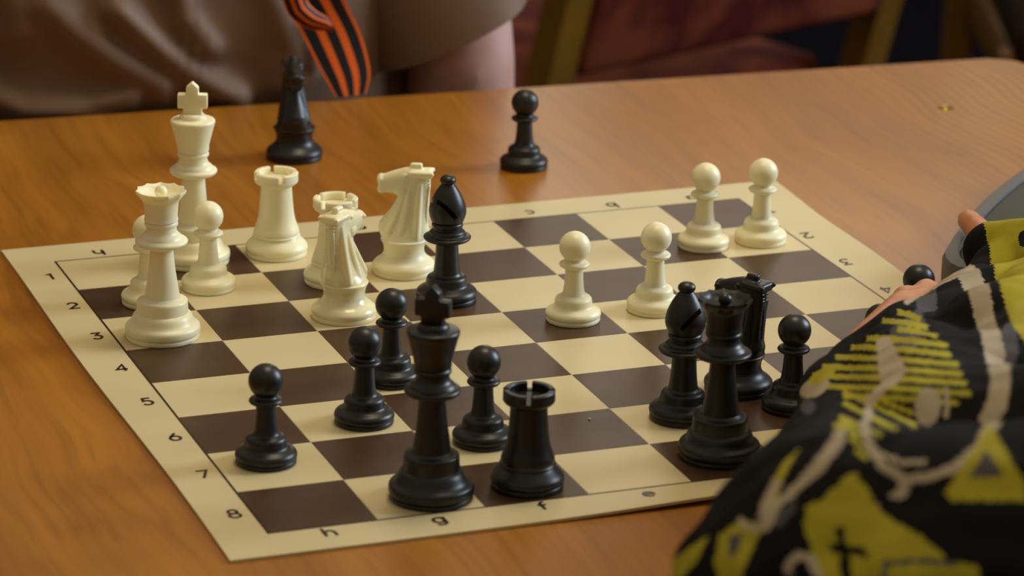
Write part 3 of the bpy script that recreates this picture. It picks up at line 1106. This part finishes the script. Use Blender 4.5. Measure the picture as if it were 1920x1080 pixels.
# her left arm (on the right in view) hangs down past the table edge, forearm on the lap
chain(bm, [(loc_opp((0.105, 0.60, 0.26)), 0.050), (loc_opp((0.138, 0.560, 0.10)), 0.043), (loc_opp((0.150, 0.540, 0.0)), 0.0375), (loc_opp((0.152, 0.545, -0.09)), 0.037), (loc_opp((0.09, 0.46, -0.21)), 0.027)])
ell(bm, loc_opp((0.06, 0.43, -0.225)), (0.04, 0.045, 0.018))
fingers(bm, [loc_opp((0.035 + 0.016 * i, 0.40, -0.225)) for i in range(4)], [(0, -1, 0)] * 4, (0, 0, -1), [0.05, 0.06, 0.062, 0.055])
chain(bm, [(loc_opp((0.07, 0.42, -0.222)), 0.010), (loc_opp((0.10, 0.385, -0.23)), 0.008)], 12)
chain(bm, [(loc_opp((-0.195, 0.60, 0.26)), 0.050), (loc_opp((-0.235, 0.575, 0.08)), 0.043), (loc_opp((-0.24, 0.56, -0.08)), 0.037), (loc_opp((-0.17, 0.46, -0.21)), 0.027)])
ell(bm, loc_opp((-0.14, 0.43, -0.225)), (0.04, 0.045, 0.018))
fingers(bm, [loc_opp((-0.165 + 0.016 * i, 0.40, -0.225)) for i in range(4)], [(0, -1, 0)] * 4, (0, 0, -1), [0.055, 0.062, 0.06, 0.05])
# legs under the table
for s_ in (-1, 1):
    chain(bm, [(loc_opp((-0.045 + 0.075 * s_, 0.62, -0.29)), 0.085), (loc_opp((-0.045 + 0.085 * s_, 0.22, -0.27)), 0.062), (loc_opp((-0.045 + 0.085 * s_, 0.24, -0.67)), 0.040), (loc_opp((-0.045 + 0.09 * s_, 0.13, -0.715)), 0.034)])
body_o = blob(bm, 0.0065, 4, 'opponent_body', M['skin_arm'])
body_o.materials.append(M['trousers'])
zs = np.empty(len(body_o.polygons) * 3)
body_o.polygons.foreach_get('center', zs)
body_o.polygons.foreach_set('material_index', (zs.reshape(-1, 3)[:, 2] < (-0.235 - OZ)).astype(np.int32))
link('body', body_o, opp)
link('hair', hair_mesh(loc_opp(HEAD_O), 1.0, (0, -1), 'hair'), opp)['label'] = 'short brown hair'
link('eyes', eyes_mesh(loc_opp(HEAD_O), 1.0, (0, -1), 'eyes'), opp)

# shirt: a loose shell round the torso with real folds
RIDGES = [([(-0.135, 0.065), (-0.120, 0.050), (-0.095, 0.031), (-0.066, 0.013)], 0.0125, 0.0110),
          ([(-0.092, 0.062), (-0.066, 0.0355), (-0.042, 0.0160), (-0.016, 0.000)], 0.0095, 0.0120),
          ([(-0.055, 0.085), (-0.049, 0.055), (-0.034, 0.034)], 0.0085, 0.0100),
          ([(0.000, 0.085), (0.012, 0.055), (0.020, 0.030), (0.014, 0.006)], 0.0105, 0.0060),
          ([(0.026, 0.045), (0.036, 0.026), (0.037, 0.010), (0.022, -0.003)], 0.0060, 0.0050),
          ([(-0.20, 0.02), (-0.15, 0.000), (-0.11, 0.000), (-0.085, 0.008)], 0.0100, 0.0110),
          ([(-0.19, 0.12), (-0.16, 0.085), (-0.15, 0.05)], 0.014, 0.008)]


def ridge_dist(px, pz, line):
    best = 1e9
    for (x0, z0), (x1, z1) in zip(line, line[1:]):
        dx, dz = x1 - x0, z1 - z0
        t = max(0.0, min(1.0, ((px - x0) * dx + (pz - z0) * dz) / (dx * dx + dz * dz)))
        best = min(best, math.hypot(px - x0 - t * dx, pz - z0 - t * dz))
    return best


bm = bmesh.new()
SEG = 300
zl = [-0.30 + 0.02 * i for i in range(13)] + [-0.048 + 0.0026 * i for i in range(56)] + [0.105 + 0.02 * i for i in range(13)]
rings = []
for z in zl:
    t = max(0.0, (z - 0.20) / 0.15)
    a = 0.170 * (1 - 0.55 * t * t) + 0.008 * math.exp(-((z + 0.02) / 0.10) ** 2)
    b = 0.103 * (1 - 0.35 * t * t) + 0.008 * math.exp(-((z - 0.02) / 0.08) ** 2)
    ring = []
    for i in range(SEG):
        th = 2 * PI * i / SEG
        c, s_ = math.cos(th), math.sin(th)
        x = -0.045 + a * (abs(c) ** 0.82) * (1 if c >= 0 else -1)
        y = 0.602 + b * (abs(s_) ** 0.82) * (1 if s_ >= 0 else -1)
        if s_ < 0:
            h = 0.0
            for line, wd, amp in RIDGES:
                d = ridge_dist(x, z, line)
                h = (h ** 3 + (amp * math.exp(-(d / wd) ** 2)) ** 3) ** (1 / 3)
            nz_ = noise.noise(Vector((x * 14, z * 14, 3.1)))
            y -= (h + 0.003 * nz_) * min(1.0, -s_ * 2)
            if z < 0.002:                        # pressed against the table edge
                y = max(y, 0.4785 - 0.0533 * x + 0.002)
        ring.append(bm.verts.new(loc_opp((x, y, z))))
    rings.append(ring)
for A, B in zip(rings, rings[1:]):
    for i in range(SEG):
        bm.faces.new((A[i], A[(i + 1) % SEG], B[(i + 1) % SEG], B[i]))
bm.faces.new(rings[-1])
shirt = link('shirt', finish(bm, 'shirt', M['shirt'], angle=80), opp)
shirt['label'] = 'beige satin shirt with slanting folds'


def sleeve(name, top, bottom, r0, r1, hem_fn, parent):
    """open tube round an upper arm with a slanting hem and a turned edge"""
    b_ = bmesh.new()
    top, bottom = Vector(top), Vector(bottom)
    ax = (bottom - top)
    rings_ = []
    n_r, n_s = 26, 56
    for inner in (0, 1):
        for j in (range(n_r + 1) if not inner else range(n_r, n_r - 7, -1)):
            t = j / n_r
            ring = []
            for i in range(n_s):
                th = 2 * PI * i / n_s
                r = (r0 + (r1 - r0) * t ** 1.4) * (1 + 0.05 * math.sin(3 * th + 4 * t)) - 0.0022 * inner
                if not inner and abs(t - 0.80) < 0.012:
                    r -= 0.0010                  # stitched hem line
                p = top + ax * t + Vector((r * math.cos(th), r * math.sin(th), 0))
                p.z += hem_fn(th) * t * t
                ring.append(b_.verts.new(loc_opp(p)))
            rings_.append(ring)
    for A, B in zip(rings_, rings_[1:]):
        for i in range(n_s):
            b_.faces.new((A[i], A[(i + 1) % n_s], B[(i + 1) % n_s], B[i]))
    b_.faces.new(rings_[0])
    return link(name, finish(b_, name, M['shirt'], angle=60), parent)


sleeve('sleeve', (0.095, 0.60, 0.27), (0.139, 0.545, 0.022), 0.062, 0.055, lambda th: 0.024 * math.cos(th) + 0.002, shirt)
sleeve('sleeve', (-0.190, 0.60, 0.27), (-0.235, 0.565, 0.04), 0.062, 0.053, lambda th: -0.015 * math.cos(th), shirt)

# ------------------------------------------------------------------ striped ribbon pinned on the shirt
rib = empty('striped_ribbon', 'orange and black striped ribbon hanging on the beige shirt', 'ribbon', (0.045, 0.474, 0.0))


def ribbon_band(name, left, right, ybase, ycurve, parent):
    def sample(line, n_):
        pts = [Vector(p) for p in line]
        ls = [0.0]
        for a, b in zip(pts, pts[1:]):
            ls.append(ls[-1] + (b - a).length)
        out = []
        for k in range(n_ + 1):
            d = ls[-1] * k / n_
            i = max(0, min(len(pts) - 2, next((q for q in range(len(ls) - 1) if ls[q + 1] >= d - 1e-9), len(pts) - 2)))
            f = (d - ls[i]) / max(1e-9, ls[i + 1] - ls[i])
            out.append(pts[i].lerp(pts[i + 1], f))
        for _ in range(3):
            out = [out[0]] + [(out[i - 1] + out[i] * 2 + out[i + 1]) / 4 for i in range(1, len(out) - 1)] + [out[-1]]
        return out
    n_ = 30
    Ls, Rs = sample(left, n_), sample(right, n_)
    cuts = [0.0, .05, .26, .41, .60, .75, .94, 1.0]
    cols = [0, 1, 0, 1, 0, 1, 0]
    fr = []
    for i in range(7):
        for k in range(3):
            fr.append((cuts[i] + (cuts[i + 1] - cuts[i]) * k / 3, cols[i]))
    fr.append((1.0, 0))
    b_ = bmesh.new()
    front, back = [], []
    for k in range(n_ + 1):
        rf, rb_ = [], []
        for f, _c in fr:
            q = Ls[k].lerp(Rs[k], f)
            y = ybase + ycurve(k / n_, f)
            rf.append(b_.verts.new((q.x - 0.045, y - 0.474, q.y)))
            rb_.append(b_.verts.new((q.x - 0.045, y - 0.474 + 0.0007, q.y)))
        front.append(rf)
        back.append(rb_)
    m_ = len(fr)
    for k in range(n_):
        for j in range(m_ - 1):
            f1 = b_.faces.new((front[k][j], front[k + 1][j], front[k + 1][j + 1], front[k][j + 1]))
            f2 = b_.faces.new((back[k][j], back[k][j + 1], back[k + 1][j + 1], back[k + 1][j]))
            f1.material_index = f2.material_index = fr[j][1]
        for j in (0, m_ - 1):
            b_.faces.new((front[k][j], back[k][j], back[k + 1][j], front[k + 1][j]))
    for k in (0, n_):
        for j in range(m_ - 1):
            b_.faces.new((front[k][j], front[k][j + 1], back[k][j + 1], back[k][j]))
    me = finish(b_, name, M['orange'], angle=60)
    me.materials.append(M['black_rib'])
    return link(name, me, parent)


ribbon_band('tail', [(0.001, 0.080), (0.0175, 0.0527), (0.022, 0.0446), (0.0339, 0.0196), (0.0438, 0.0012)],
            [(0.0442, 0.0772), (0.0506, 0.0631), (0.0619, 0.0414), (0.0665, 0.0262), (0.0688, 0.0128), (0.0650, 0.0008)],
            0.4745, lambda t, f: 0.003 * math.sin(t * 4) + 0.004 * f * f * t, rib)
ribbon_band('loop', [(0.0030, 0.078), (0.0113, 0.0572), (0.0199, 0.0498), (0.0304, 0.0464), (0.0398, 0.046)],
            [(0.0199, 0.078), (0.0234, 0.0649), (0.0303, 0.0583), (0.0356, 0.0556), (0.0387, 0.0516)],
            0.4665, lambda t, f: -0.004 * math.sin(f * PI) * (1 - 0.4 * t), rib)

# ------------------------------------------------------------------ player on the near side: patterned jacket, hands
KX, KY = 0.22, -0.72
kid = empty('person', 'person in a black, lime and white patterned jacket reaching over the mat', 'person', (KX, KY, FLOOR))


def kl(p):
    return (p[0] - KX, p[1] - KY, p[2] - FLOOR)


bm = bmesh.new()
ell(bm, kl((0.22, -0.74, -0.05)), (0.125, 0.085, 0.27))
ell(bm, kl((0.22, -0.71, 0.11)), (0.155, 0.070, 0.09))
chain(bm, [(kl((0.26, -0.70, 0.16)), 0.044), (kl((0.30, -0.665, 0.27)), 0.041)])
HEAD_K = (0.315, -0.635, 0.365)
head_shapes(bm, kl(HEAD_K), 0.95, (-0.25, 1))
# left arm to the hand over the mat
chain(bm, [(kl((0.09, -0.70, 0.13)), 0.045), (kl((-0.0870, -0.558, 0.090)), 0.042), (kl((-0.030, -0.429, 0.071)), 0.034), (kl((0.020, -0.327, 0.062)), 0.024), (kl((0.060, -0.242, 0.052)), 0.0165), (kl((0.0845, -0.2090, 0.0520)), 0.0150)])
# palm and fingers of the left hand, closing round the pawn
KN = [(0.1330, -0.1440, 0.0500), (0.1470, -0.1410, 0.0500), (0.1600, -0.1440, 0.0480), (0.1690, -0.1520, 0.0450)]
for k, (wx, wy, wz) in zip(KN, ((0.082, -0.204, 0.054), (0.088, -0.205, 0.053), (0.093, -0.206, 0.052), (0.099, -0.208, 0.050))):
    capsule(bm, kl((wx, wy, wz)), kl(k), 0.0120, 0.0110)
fingers(bm, [kl(k) for k in KN], [(0.45, 0.9, 0), (0.4, 0.9, 0), (0.5, 0.85, 0), (0.6, 0.8, 0)], (0, 0, -1), [0.046, 0.052, 0.050, 0.040], 0.0076)
chain(bm, [(kl((0.092, -0.202, 0.043)), 0.011), (kl((0.100, -0.170, 0.034)), 0.0095), (kl((0.108, -0.150, 0.026)), 0.0082), (kl((0.116, -0.1375, 0.021)), 0.0070)], 12)
# right arm to the clock
chain(bm, [(kl((0.36, -0.68, 0.13)), 0.045), (kl((0.34, -0.50, 0.09)), 0.040), (kl((0.27, -0.33, 0.060)), 0.034), (kl((0.240, -0.16, 0.046)), 0.023), (kl((0.240, -0.090, 0.045)), 0.0165), (kl((0.237, -0.058, 0.041)), 0.0125)])
for dx in (0.0, 0.007, 0.014):
    capsule(bm, kl((0.237 + dx * 0.4, -0.058, 0.041)), kl((0.2410 + dx, -0.028, 0.0380)), 0.0088, 0.0078)
# pointing finger rests on the rim of the clock, the others curl behind the cuff
chain(bm, [(kl((0.2420, -0.0280, 0.0380)), 0.0080), (kl((0.2517, 0.0031, 0.0340)), 0.0072), (kl((0.2594, 0.0273, 0.0308)), 0.0068), (kl((0.2654, 0.0442, 0.0280)), 0.0062)], 12)
fingers(bm, [kl((0.2485, -0.028, 0.0370)), kl((0.2550, -0.032, 0.0360)), kl((0.2590, -0.038, 0.0350))], [(0.75, 0.4, -0.1), (0.8, 0.3, -0.1), (0.85, 0.2, -0.1)], (0.2, -0.2, -0.25), [0.024, 0.024, 0.020], 0.0066)
chain(bm, [(kl((0.2440, -0.055, 0.040)), 0.009), (kl((0.2520, -0.045, 0.032)), 0.0078), (kl((0.2600, -0.034, 0.0300)), 0.0066)], 12)
for s_ in (-1, 1):
    chain(bm, [(kl((0.22 + 0.07 * s_, -0.76, -0.29)), 0.080), (kl((0.20 + 0.085 * s_, -0.40, -0.27)), 0.058), (kl((0.20 + 0.085 * s_, -0.40, -0.67)), 0.038), (kl((0.20 + 0.09 * s_, -0.30, -0.715)), 0.033)])
body_k = blob(bm, 0.0031, 3, 'player_body', M['skin'])
body_k.materials.append(M['trousers'])
zs = np.empty(len(body_k.polygons) * 3)
body_k.polygons.foreach_get('center', zs)
body_k.polygons.foreach_set('material_index', (zs.reshape(-1, 3)[:, 2] < (-0.20 - FLOOR)).astype(np.int32))
link('body', body_k, kid)
link('hair', hair_mesh(kl(HEAD_K), 0.95, (-0.25, 1), 'hair_short'), kid)['label'] = 'short brown hair'
link('eyes', eyes_mesh(kl(HEAD_K), 0.95, (-0.25, 1), 'eyes_dark'), kid)

# jacket
bm = bmesh.new()
for run in (
        [((0.0539, -0.2425, 0.0517), 0.0204), ((0.0215, -0.3274, 0.0620), 0.0300), ((-0.0300, -0.4293, 0.0708), 0.0480), ((-0.0900, -0.5585, 0.0905), 0.0715), ((0.09, -0.70, 0.13), 0.070)],
        [((0.0543, -0.2428, 0.0513), 0.0204), ((0.0988, -0.2139, 0.0533), 0.0258), ((0.1574, -0.1701, 0.0483), 0.0268), ((0.2074, -0.1678, 0.0448), 0.0383)],
        [((0.0215, -0.3274, 0.0620), 0.0300), ((0.0480, -0.3482, 0.0631), 0.0511), ((0.0814, -0.3620, 0.0617), 0.0533), ((0.2074, -0.1678, 0.0448), 0.0383)],
        [((0.0988, -0.2139, 0.0533), 0.0258), ((0.0608, -0.3100, 0.0595), 0.0433), ((0.0040, -0.4407, 0.0780), 0.0560), ((0.15, -0.66, 0.12), 0.085)],
        [((0.2328, -0.0439, 0.0400), 0.0148), ((0.2400, -0.0894, 0.0463), 0.0246), ((0.2400, -0.1596, 0.0440), 0.0362), ((0.27, -0.33, 0.060), 0.050), ((0.34, -0.50, 0.09), 0.060), ((0.36, -0.68, 0.13), 0.068)],
        [((0.1953, -0.0987, 0.0360), 0.0164), ((0.2340, -0.0726, 0.0360), 0.0244)],
        [((0.1574, -0.1701, 0.0483), 0.0268), ((0.1953, -0.0987, 0.0360), 0.0164)],
        [((0.0814, -0.3620, 0.0617), 0.0533), ((0.27, -0.33, 0.060), 0.050)],
        [((0.12, -0.27, 0.060), 0.044), ((0.19, -0.25, 0.060), 0.044)]):
    chain(bm, [(kl(q), r_) for q, r_ in run])
ell(bm, kl((0.22, -0.74, -0.05)), (0.155, 0.115, 0.21))
ell(bm, kl((0.22, -0.71, 0.11)), (0.185, 0.100, 0.115))
ell(bm, kl((0.275, -0.695, 0.195)), (0.085, 0.080, 0.050))
jk = blob(bm, 0.0015, 14, 'jacket', None)
nv = len(jk.vertices)
co = np.empty(nv * 3)
jk.vertices.foreach_get('co', co)
co = co.reshape(-1, 3)
no = np.array([v.normal[:] for v in jk.vertices])
disp = np.array([0.0028 * noise.noise(c * 26.0) + 0.0016 * noise.noise(c * 60.0) for c in (Vector(q) for q in co)])
co += no * disp[:, None]
jk.vertices.foreach_set('co', co.ravel())

M['j_black'] = material('jacket_black', srgb(16, 15, 17), 0.9, 0.12)
M['j_lime'] = speckle(material('jacket_lime', srgb(158, 148, 34), 0.85, 0.2), srgb(150, 140, 30), srgb(166, 155, 40), 40)
M['j_white'] = speckle(material('jacket_white', srgb(164, 150, 128), 0.85, 0.2), srgb(156, 142, 120), srgb(172, 158, 136), 40)
M['j_grey'] = material('jacket_grey', srgb(72, 68, 72), 0.85, 0.2)
for k in ('j_black', 'j_lime', 'j_white', 'j_grey'):
    jk.materials.append(M[k])
# the fabric print: flat shapes in the cloth's own plane (metres along two cloth axes), later shapes over earlier ones
CLOTH_U = np.array((0.8909, -0.4508, 0.0561))
CLOTH_V = np.array((0.1098, 0.3335, 0.9363))
PRINT = [
    (3, [(0.1808, 0.0008), (0.1937, 0.0134), (0.1973, 0.0003), (0.1913, -0.0111), (0.1849, -0.0108)]),
    (3, [(0.1436, -0.0652), (0.1512, -0.0587), (0.1543, -0.0675), (0.1480, -0.0752)]),
    (3, [(0.1671, -0.0622), (0.1747, -0.0571), (0.1724, -0.0710), (0.1661, -0.0748)]),
    (3, [(0.2342, -0.0073), (0.2337, -0.0113), (0.2327, -0.0145), (0.2294, -0.0178), (0.2278, -0.0182), (0.2265, -0.0170), (0.2269, -0.0131), (0.2264, -0.0094), (0.2266, -0.0052), (0.2275, -0.0012), (0.2294, 0.0023), (0.2311, 0.0037), (0.2326, 0.0030), (0.2337, 0.0006), (0.2341, -0.0032)]),
    (3, [(0.1919, 0.0193), (0.2007, 0.0241), (0.2015, 0.0118), (0.1921, 0.0091)]),
    (1, [(0.2247, 0.0657), (0.2376, 0.0669), (0.2526, 0.0656), (0.2425, -0.0137), (0.2365, -0.0056), (0.2327, 0.0016), (0.2285, 0.0223), (0.2276, 0.0480)]),
    (0, [(0.2466, 0.0519), (0.2463, 0.0500), (0.2456, 0.0485), (0.2447, 0.0476), (0.2436, 0.0475), (0.2427, 0.0483), (0.2420, 0.0497), (0.2416, 0.0515), (0.2417, 0.0534), (0.2422, 0.0551), (0.2430, 0.0563), (0.2441, 0.0568), (0.2451, 0.0565), (0.2460, 0.0555), (0.2465, 0.0538)]),
    (1, [(0.1682, -0.0375), (0.1585, -0.0442), (0.1492, -0.0524), (0.1441, -0.0617), (0.1416, -0.0668), (0.1458, -0.0686), (0.1480, -0.0635), (0.1525, -0.0548), (0.1609, -0.0472), (0.1720, -0.0406)]),
    (2, [(0.1456, -0.0580), (0.1431, -0.0633), (0.1409, -0.0710), (0.1442, -0.0720), (0.1465, -0.0645), (0.1488, -0.0595)]),
    (0, [(0.1612, -0.0381), (0.1550, -0.0467), (0.1491, -0.0578), (0.1471, -0.0671), (0.1510, -0.0681), (0.1534, -0.0596), (0.1595, -0.0500), (0.1682, -0.0427)]),
    (1, [(0.1832, 0.0090), (0.1883, 0.0076), (0.1935, 0.0040), (0.1944, 0.0075), (0.1890, 0.0106), (0.1836, 0.0119)]),
    (1, [(0.1765, 0.0050), (0.1872, 0.0024), (0.1970, -0.0003), (0.1976, 0.0024), (0.1873, 0.0061), (0.1766, 0.0079)]),
    (1, [(0.1841, -0.0007), (0.1926, -0.0019), (0.2010, -0.0052), (0.2016, -0.0025), (0.1930, 0.0008), (0.1842, 0.0021)]),
    (1, [(0.1707, -0.0041), (0.1886, -0.0066), (0.2050, -0.0094), (0.2054, -0.0067), (0.1886, -0.0034), (0.1703, -0.0009)]),
    (1, [(0.1633, -0.0074), (0.1865, -0.0108), (0.2064, -0.0135), (0.2068, -0.0109), (0.1865, -0.0081), (0.1632, -0.0046)]),
    (1, [(0.1571, -0.0120), (0.1851, -0.0150), (0.2092, -0.0179), (0.2096, -0.0153), (0.1851, -0.0125), (0.1566, -0.0091)]),
    (1, [(0.1516, -0.0164), (0.1834, -0.0192), (0.2106, -0.0218), (0.2108, -0.0195), (0.1833, -0.0166), (0.1513, -0.0137)]),
    (1, [(0.1475, -0.0205), (0.1826, -0.0231), (0.2119, -0.0254), (0.2122, -0.0232), (0.1824, -0.0206), (0.1473, -0.0178)]),
    (1, [(0.1443, -0.0248), (0.1821, -0.0272), (0.2133, -0.0293), (0.2135, -0.0271), (0.1821, -0.0249), (0.1440, -0.0222)]),
    (1, [(0.1640, -0.0299), (0.1873, -0.0311), (0.2089, -0.0331), (0.2092, -0.0309), (0.1874, -0.0288), (0.1637, -0.0275)]),
    (1, [(0.1736, -0.0296), (0.1944, -0.0377), (0.1950, -0.0359), (0.1738, -0.0276)]),
    (1, [(0.1633, -0.0277), (0.1934, -0.0411), (0.1937, -0.0396), (0.1637, -0.0257)]),
    (1, [(0.1642, -0.0325), (0.1869, -0.0424), (0.1875, -0.0409), (0.1646, -0.0306)]),
    (1, [(0.1644, -0.0378), (0.1818, -0.0444), (0.1825, -0.0428), (0.1648, -0.0361)]),
    (1, [(0.1681, -0.0412), (0.1785, -0.0463), (0.1793, -0.0448), (0.1686, -0.0397)]),
    (1, [(0.1706, -0.0450), (0.1779, -0.0495), (0.1788, -0.0481), (0.1714, -0.0436)]),
    (1, [(0.1727, -0.0489), (0.1774, -0.0520), (0.1783, -0.0507), (0.1736, -0.0475)]),
    (2, [(0.1557, -0.0213), (0.1566, -0.0232), (0.1560, -0.0252), (0.1544, -0.0271), (0.1522, -0.0286), (0.1495, -0.0294), (0.1461, -0.0293), (0.1430, -0.0283), (0.1416, -0.0267), (0.1419, -0.0248), (0.1433, -0.0228), (0.1457, -0.0210), (0.1485, -0.0199), (0.1518, -0.0196), (0.1542, -0.0201)]),
    (1, [(0.1582, -0.0164), (0.1584, -0.0176), (0.1575, -0.0192), (0.1559, -0.0209), (0.1536, -0.0223), (0.1512, -0.0233), (0.1489, -0.0235), (0.1464, -0.0229), (0.1457, -0.0219), (0.1461, -0.0204), (0.1475, -0.0187), (0.1497, -0.0171), (0.1522, -0.0159), (0.1550, -0.0155), (0.1571, -0.0156)]),
    (3, [(0.1529, -0.0331), (0.1531, -0.0344), (0.1527, -0.0354), (0.1517, -0.0360), (0.1505, -0.0362), (0.1489, -0.0358), (0.1479, -0.0349), (0.1457, -0.0336), (0.1453, -0.0322), (0.1447, -0.0308), (0.1456, -0.0299), (0.1477, -0.0297), (0.1490, -0.0298), (0.1505, -0.0306), (0.1525, -0.0318)]),
    (2, [(0.1753, -0.0046), (0.1802, -0.0021), (0.1849, -0.0108), (0.1892, -0.0186), (0.1858, -0.0243), (0.1800, -0.0273), (0.1773, -0.0172)]),
    (2, [(0.2024, -0.0338), (0.2016, -0.0366), (0.2002, -0.0389), (0.1983, -0.0401), (0.1962, -0.0403), (0.1944, -0.0391), (0.1931, -0.0370), (0.1926, -0.0341), (0.1930, -0.0311), (0.1941, -0.0284), (0.1958, -0.0265), (0.1979, -0.0258), (0.1999, -0.0264), (0.2015, -0.0282), (0.2024, -0.0308)]),
    (2, [(0.2036, -0.0258), (0.2036, -0.0375), (0.2053, -0.0375), (0.2054, -0.0258)]),
    (2, [(0.1875, 0.0137), (0.1947, 0.0197), (0.2029, 0.0250), (0.2104, 0.0286), (0.2164, 0.0268), (0.2183, 0.0398), (0.2092, 0.0382), (0.2002, 0.0298), (0.1925, 0.0227), (0.1859, 0.0160)]),
    (2, [(0.2106, 0.0306), (0.2146, 0.0193), (0.2181, 0.0034), (0.2205, -0.0135), (0.2208, -0.0243), (0.2188, -0.0326), (0.2156, -0.0385), (0.2208, -0.0418), (0.2260, -0.0351), (0.2283, -0.0244), (0.2286, -0.0112), (0.2260, 0.0053), (0.2235, 0.0257), (0.2188, 0.0392)]),
    (2, [(0.2186, -0.0368), (0.2131, -0.0464), (0.2071, -0.0517), (0.1999, -0.0551), (0.1910, -0.0566), (0.1841, -0.0527), (0.1800, -0.0468), (0.1776, -0.0403), (0.1765, -0.0325), (0.1820, -0.0270), (0.1791, -0.0243), (0.1731, -0.0309), (0.1743, -0.0405), (0.1771, -0.0482), (0.1820, -0.0550), (0.1905, -0.0598), (0.2008, -0.0581), (0.2089, -0.0543), (0.2158, -0.0482), (0.2219, -0.0381)]),
    (2, [(0.1820, -0.0501), (0.1887, -0.0533), (0.1971, -0.0532), (0.1971, -0.0517), (0.1890, -0.0518), (0.1826, -0.0487)]),
    (2, [(0.1885, -0.0567), (0.1876, -0.0613), (0.1793, -0.0666), (0.1807, -0.0690), (0.1902, -0.0640), (0.1931, -0.0584)]),
    (2, [(0.1659, -0.0424), (0.1694, -0.0417), (0.1701, -0.0450), (0.1636, -0.0547), (0.1553, -0.0618), (0.1484, -0.0682), (0.1454, -0.0755), (0.1421, -0.0766), (0.1402, -0.0735), (0.1463, -0.0664), (0.1558, -0.0567), (0.1620, -0.0489)]),
    (1, [(0.2186, -0.0389), (0.2193, -0.0402), (0.2298, -0.0603), (0.2294, -0.0646), (0.2054, -0.0649), (0.2031, -0.0629)]),
    (3, [(0.2167, -0.0476), (0.2221, -0.0564), (0.2115, -0.0577)]),
    (1, [(0.1728, -0.0552), (0.1774, -0.0609), (0.1807, -0.0671), (0.1852, -0.0708), (0.1953, -0.0763), (0.2041, -0.0841), (0.2140, -0.0854), (0.2146, -0.0925), (0.1625, -0.0936), (0.1587, -0.0800), (0.1568, -0.0731), (0.1575, -0.0674), (0.1633, -0.0642), (0.1696, -0.0584)]),
    (0, [(0.1813, -0.0678), (0.1877, -0.0702), (0.1876, -0.0646), (0.1825, -0.0633)]),
    (0, [(0.1676, -0.0737), (0.1685, -0.0813), (0.1699, -0.0937), (0.1735, -0.0932), (0.1715, -0.0808), (0.1701, -0.0734)]),
    (0, [(0.1653, -0.0821), (0.1717, -0.0828), (0.1776, -0.0839), (0.1783, -0.0808), (0.1722, -0.0796), (0.1657, -0.0789)]),
    (3, [(0.1835, -0.0863), (0.1941, -0.0852), (0.2065, -0.0859), (0.2066, -0.0842), (0.1941, -0.0834), (0.1833, -0.0846)]),
    (3, [(0.1825, -0.0856), (0.1834, -0.0932), (0.1852, -0.0930), (0.1843, -0.0853)]),
    (1, [(0.1274, -0.0778), (0.1323, -0.0738), (0.1388, -0.0729), (0.1430, -0.0747), (0.1402, -0.0804), (0.1372, -0.0867), (0.1347, -0.0944), (0.1286, -0.0947), (0.1261, -0.0860)]),
    (3, [(0.1309, -0.0780), (0.1359, -0.0762), (0.1346, -0.0819), (0.1317, -0.0864)]),
    (1, [(0.1234, -0.0780), (0.1177, -0.0816), (0.1088, -0.0875), (0.1050, -0.0941), (0.1133, -0.0934), (0.1197, -0.0865)]),
    (2, [(0.1334, -0.0727), (0.1374, -0.0758), (0.1412, -0.0765), (0.1416, -0.0742), (0.1385, -0.0738), (0.1351, -0.0710)]),
    (2, [(0.1533, -0.0896), (0.1535, -0.0864), (0.1556, -0.0846), (0.1581, -0.0854), (0.1612, -0.0912), (0.1639, -0.0898), (0.1603, -0.0833), (0.1550, -0.0817), (0.1508, -0.0850), (0.1502, -0.0893)]),
    (0, [(0.1585, -0.0881), (0.1584, -0.0890), (0.1579, -0.0898), (0.1573, -0.0902), (0.1566, -0.0904), (0.1558, -0.0901), (0.1553, -0.0895), (0.1550, -0.0886), (0.1550, -0.0877), (0.1552, -0.0868), (0.1558, -0.0862), (0.1565, -0.0859), (0.1572, -0.0860), (0.1579, -0.0864), (0.1583, -0.0872)]),
]
#PRINT_DATA


def in_poly(px, py, poly):
    inside = np.zeros(len(px), bool)
    n_ = len(poly)
    for i in range(n_):
        x0, y0 = poly[i]
        x1, y1 = poly[(i + 1) % n_]
        if y0 == y1:
            continue
        c = ((y0 > py) != (y1 > py)) & (px < (x1 - x0) * (py - y0) / (y1 - y0) + x0)
        inside ^= c
    return inside


nf = len(jk.polygons)
fc = np.empty(nf * 3)
jk.polygons.foreach_get('center', fc)
fc = fc.reshape(-1, 3) + np.array((KX, KY, FLOOR))
pu, pv = fc @ CLOTH_U, fc @ CLOTH_V
mi = np.zeros(nf, np.int32)
for colour, poly in PRINT:
    mi[in_poly(pu, pv, poly)] = colour
jk.polygons.foreach_set('material_index', mi)
jacket = link('jacket', jk, kid)
jacket['label'] = 'black jacket printed with lime and off-white shapes'
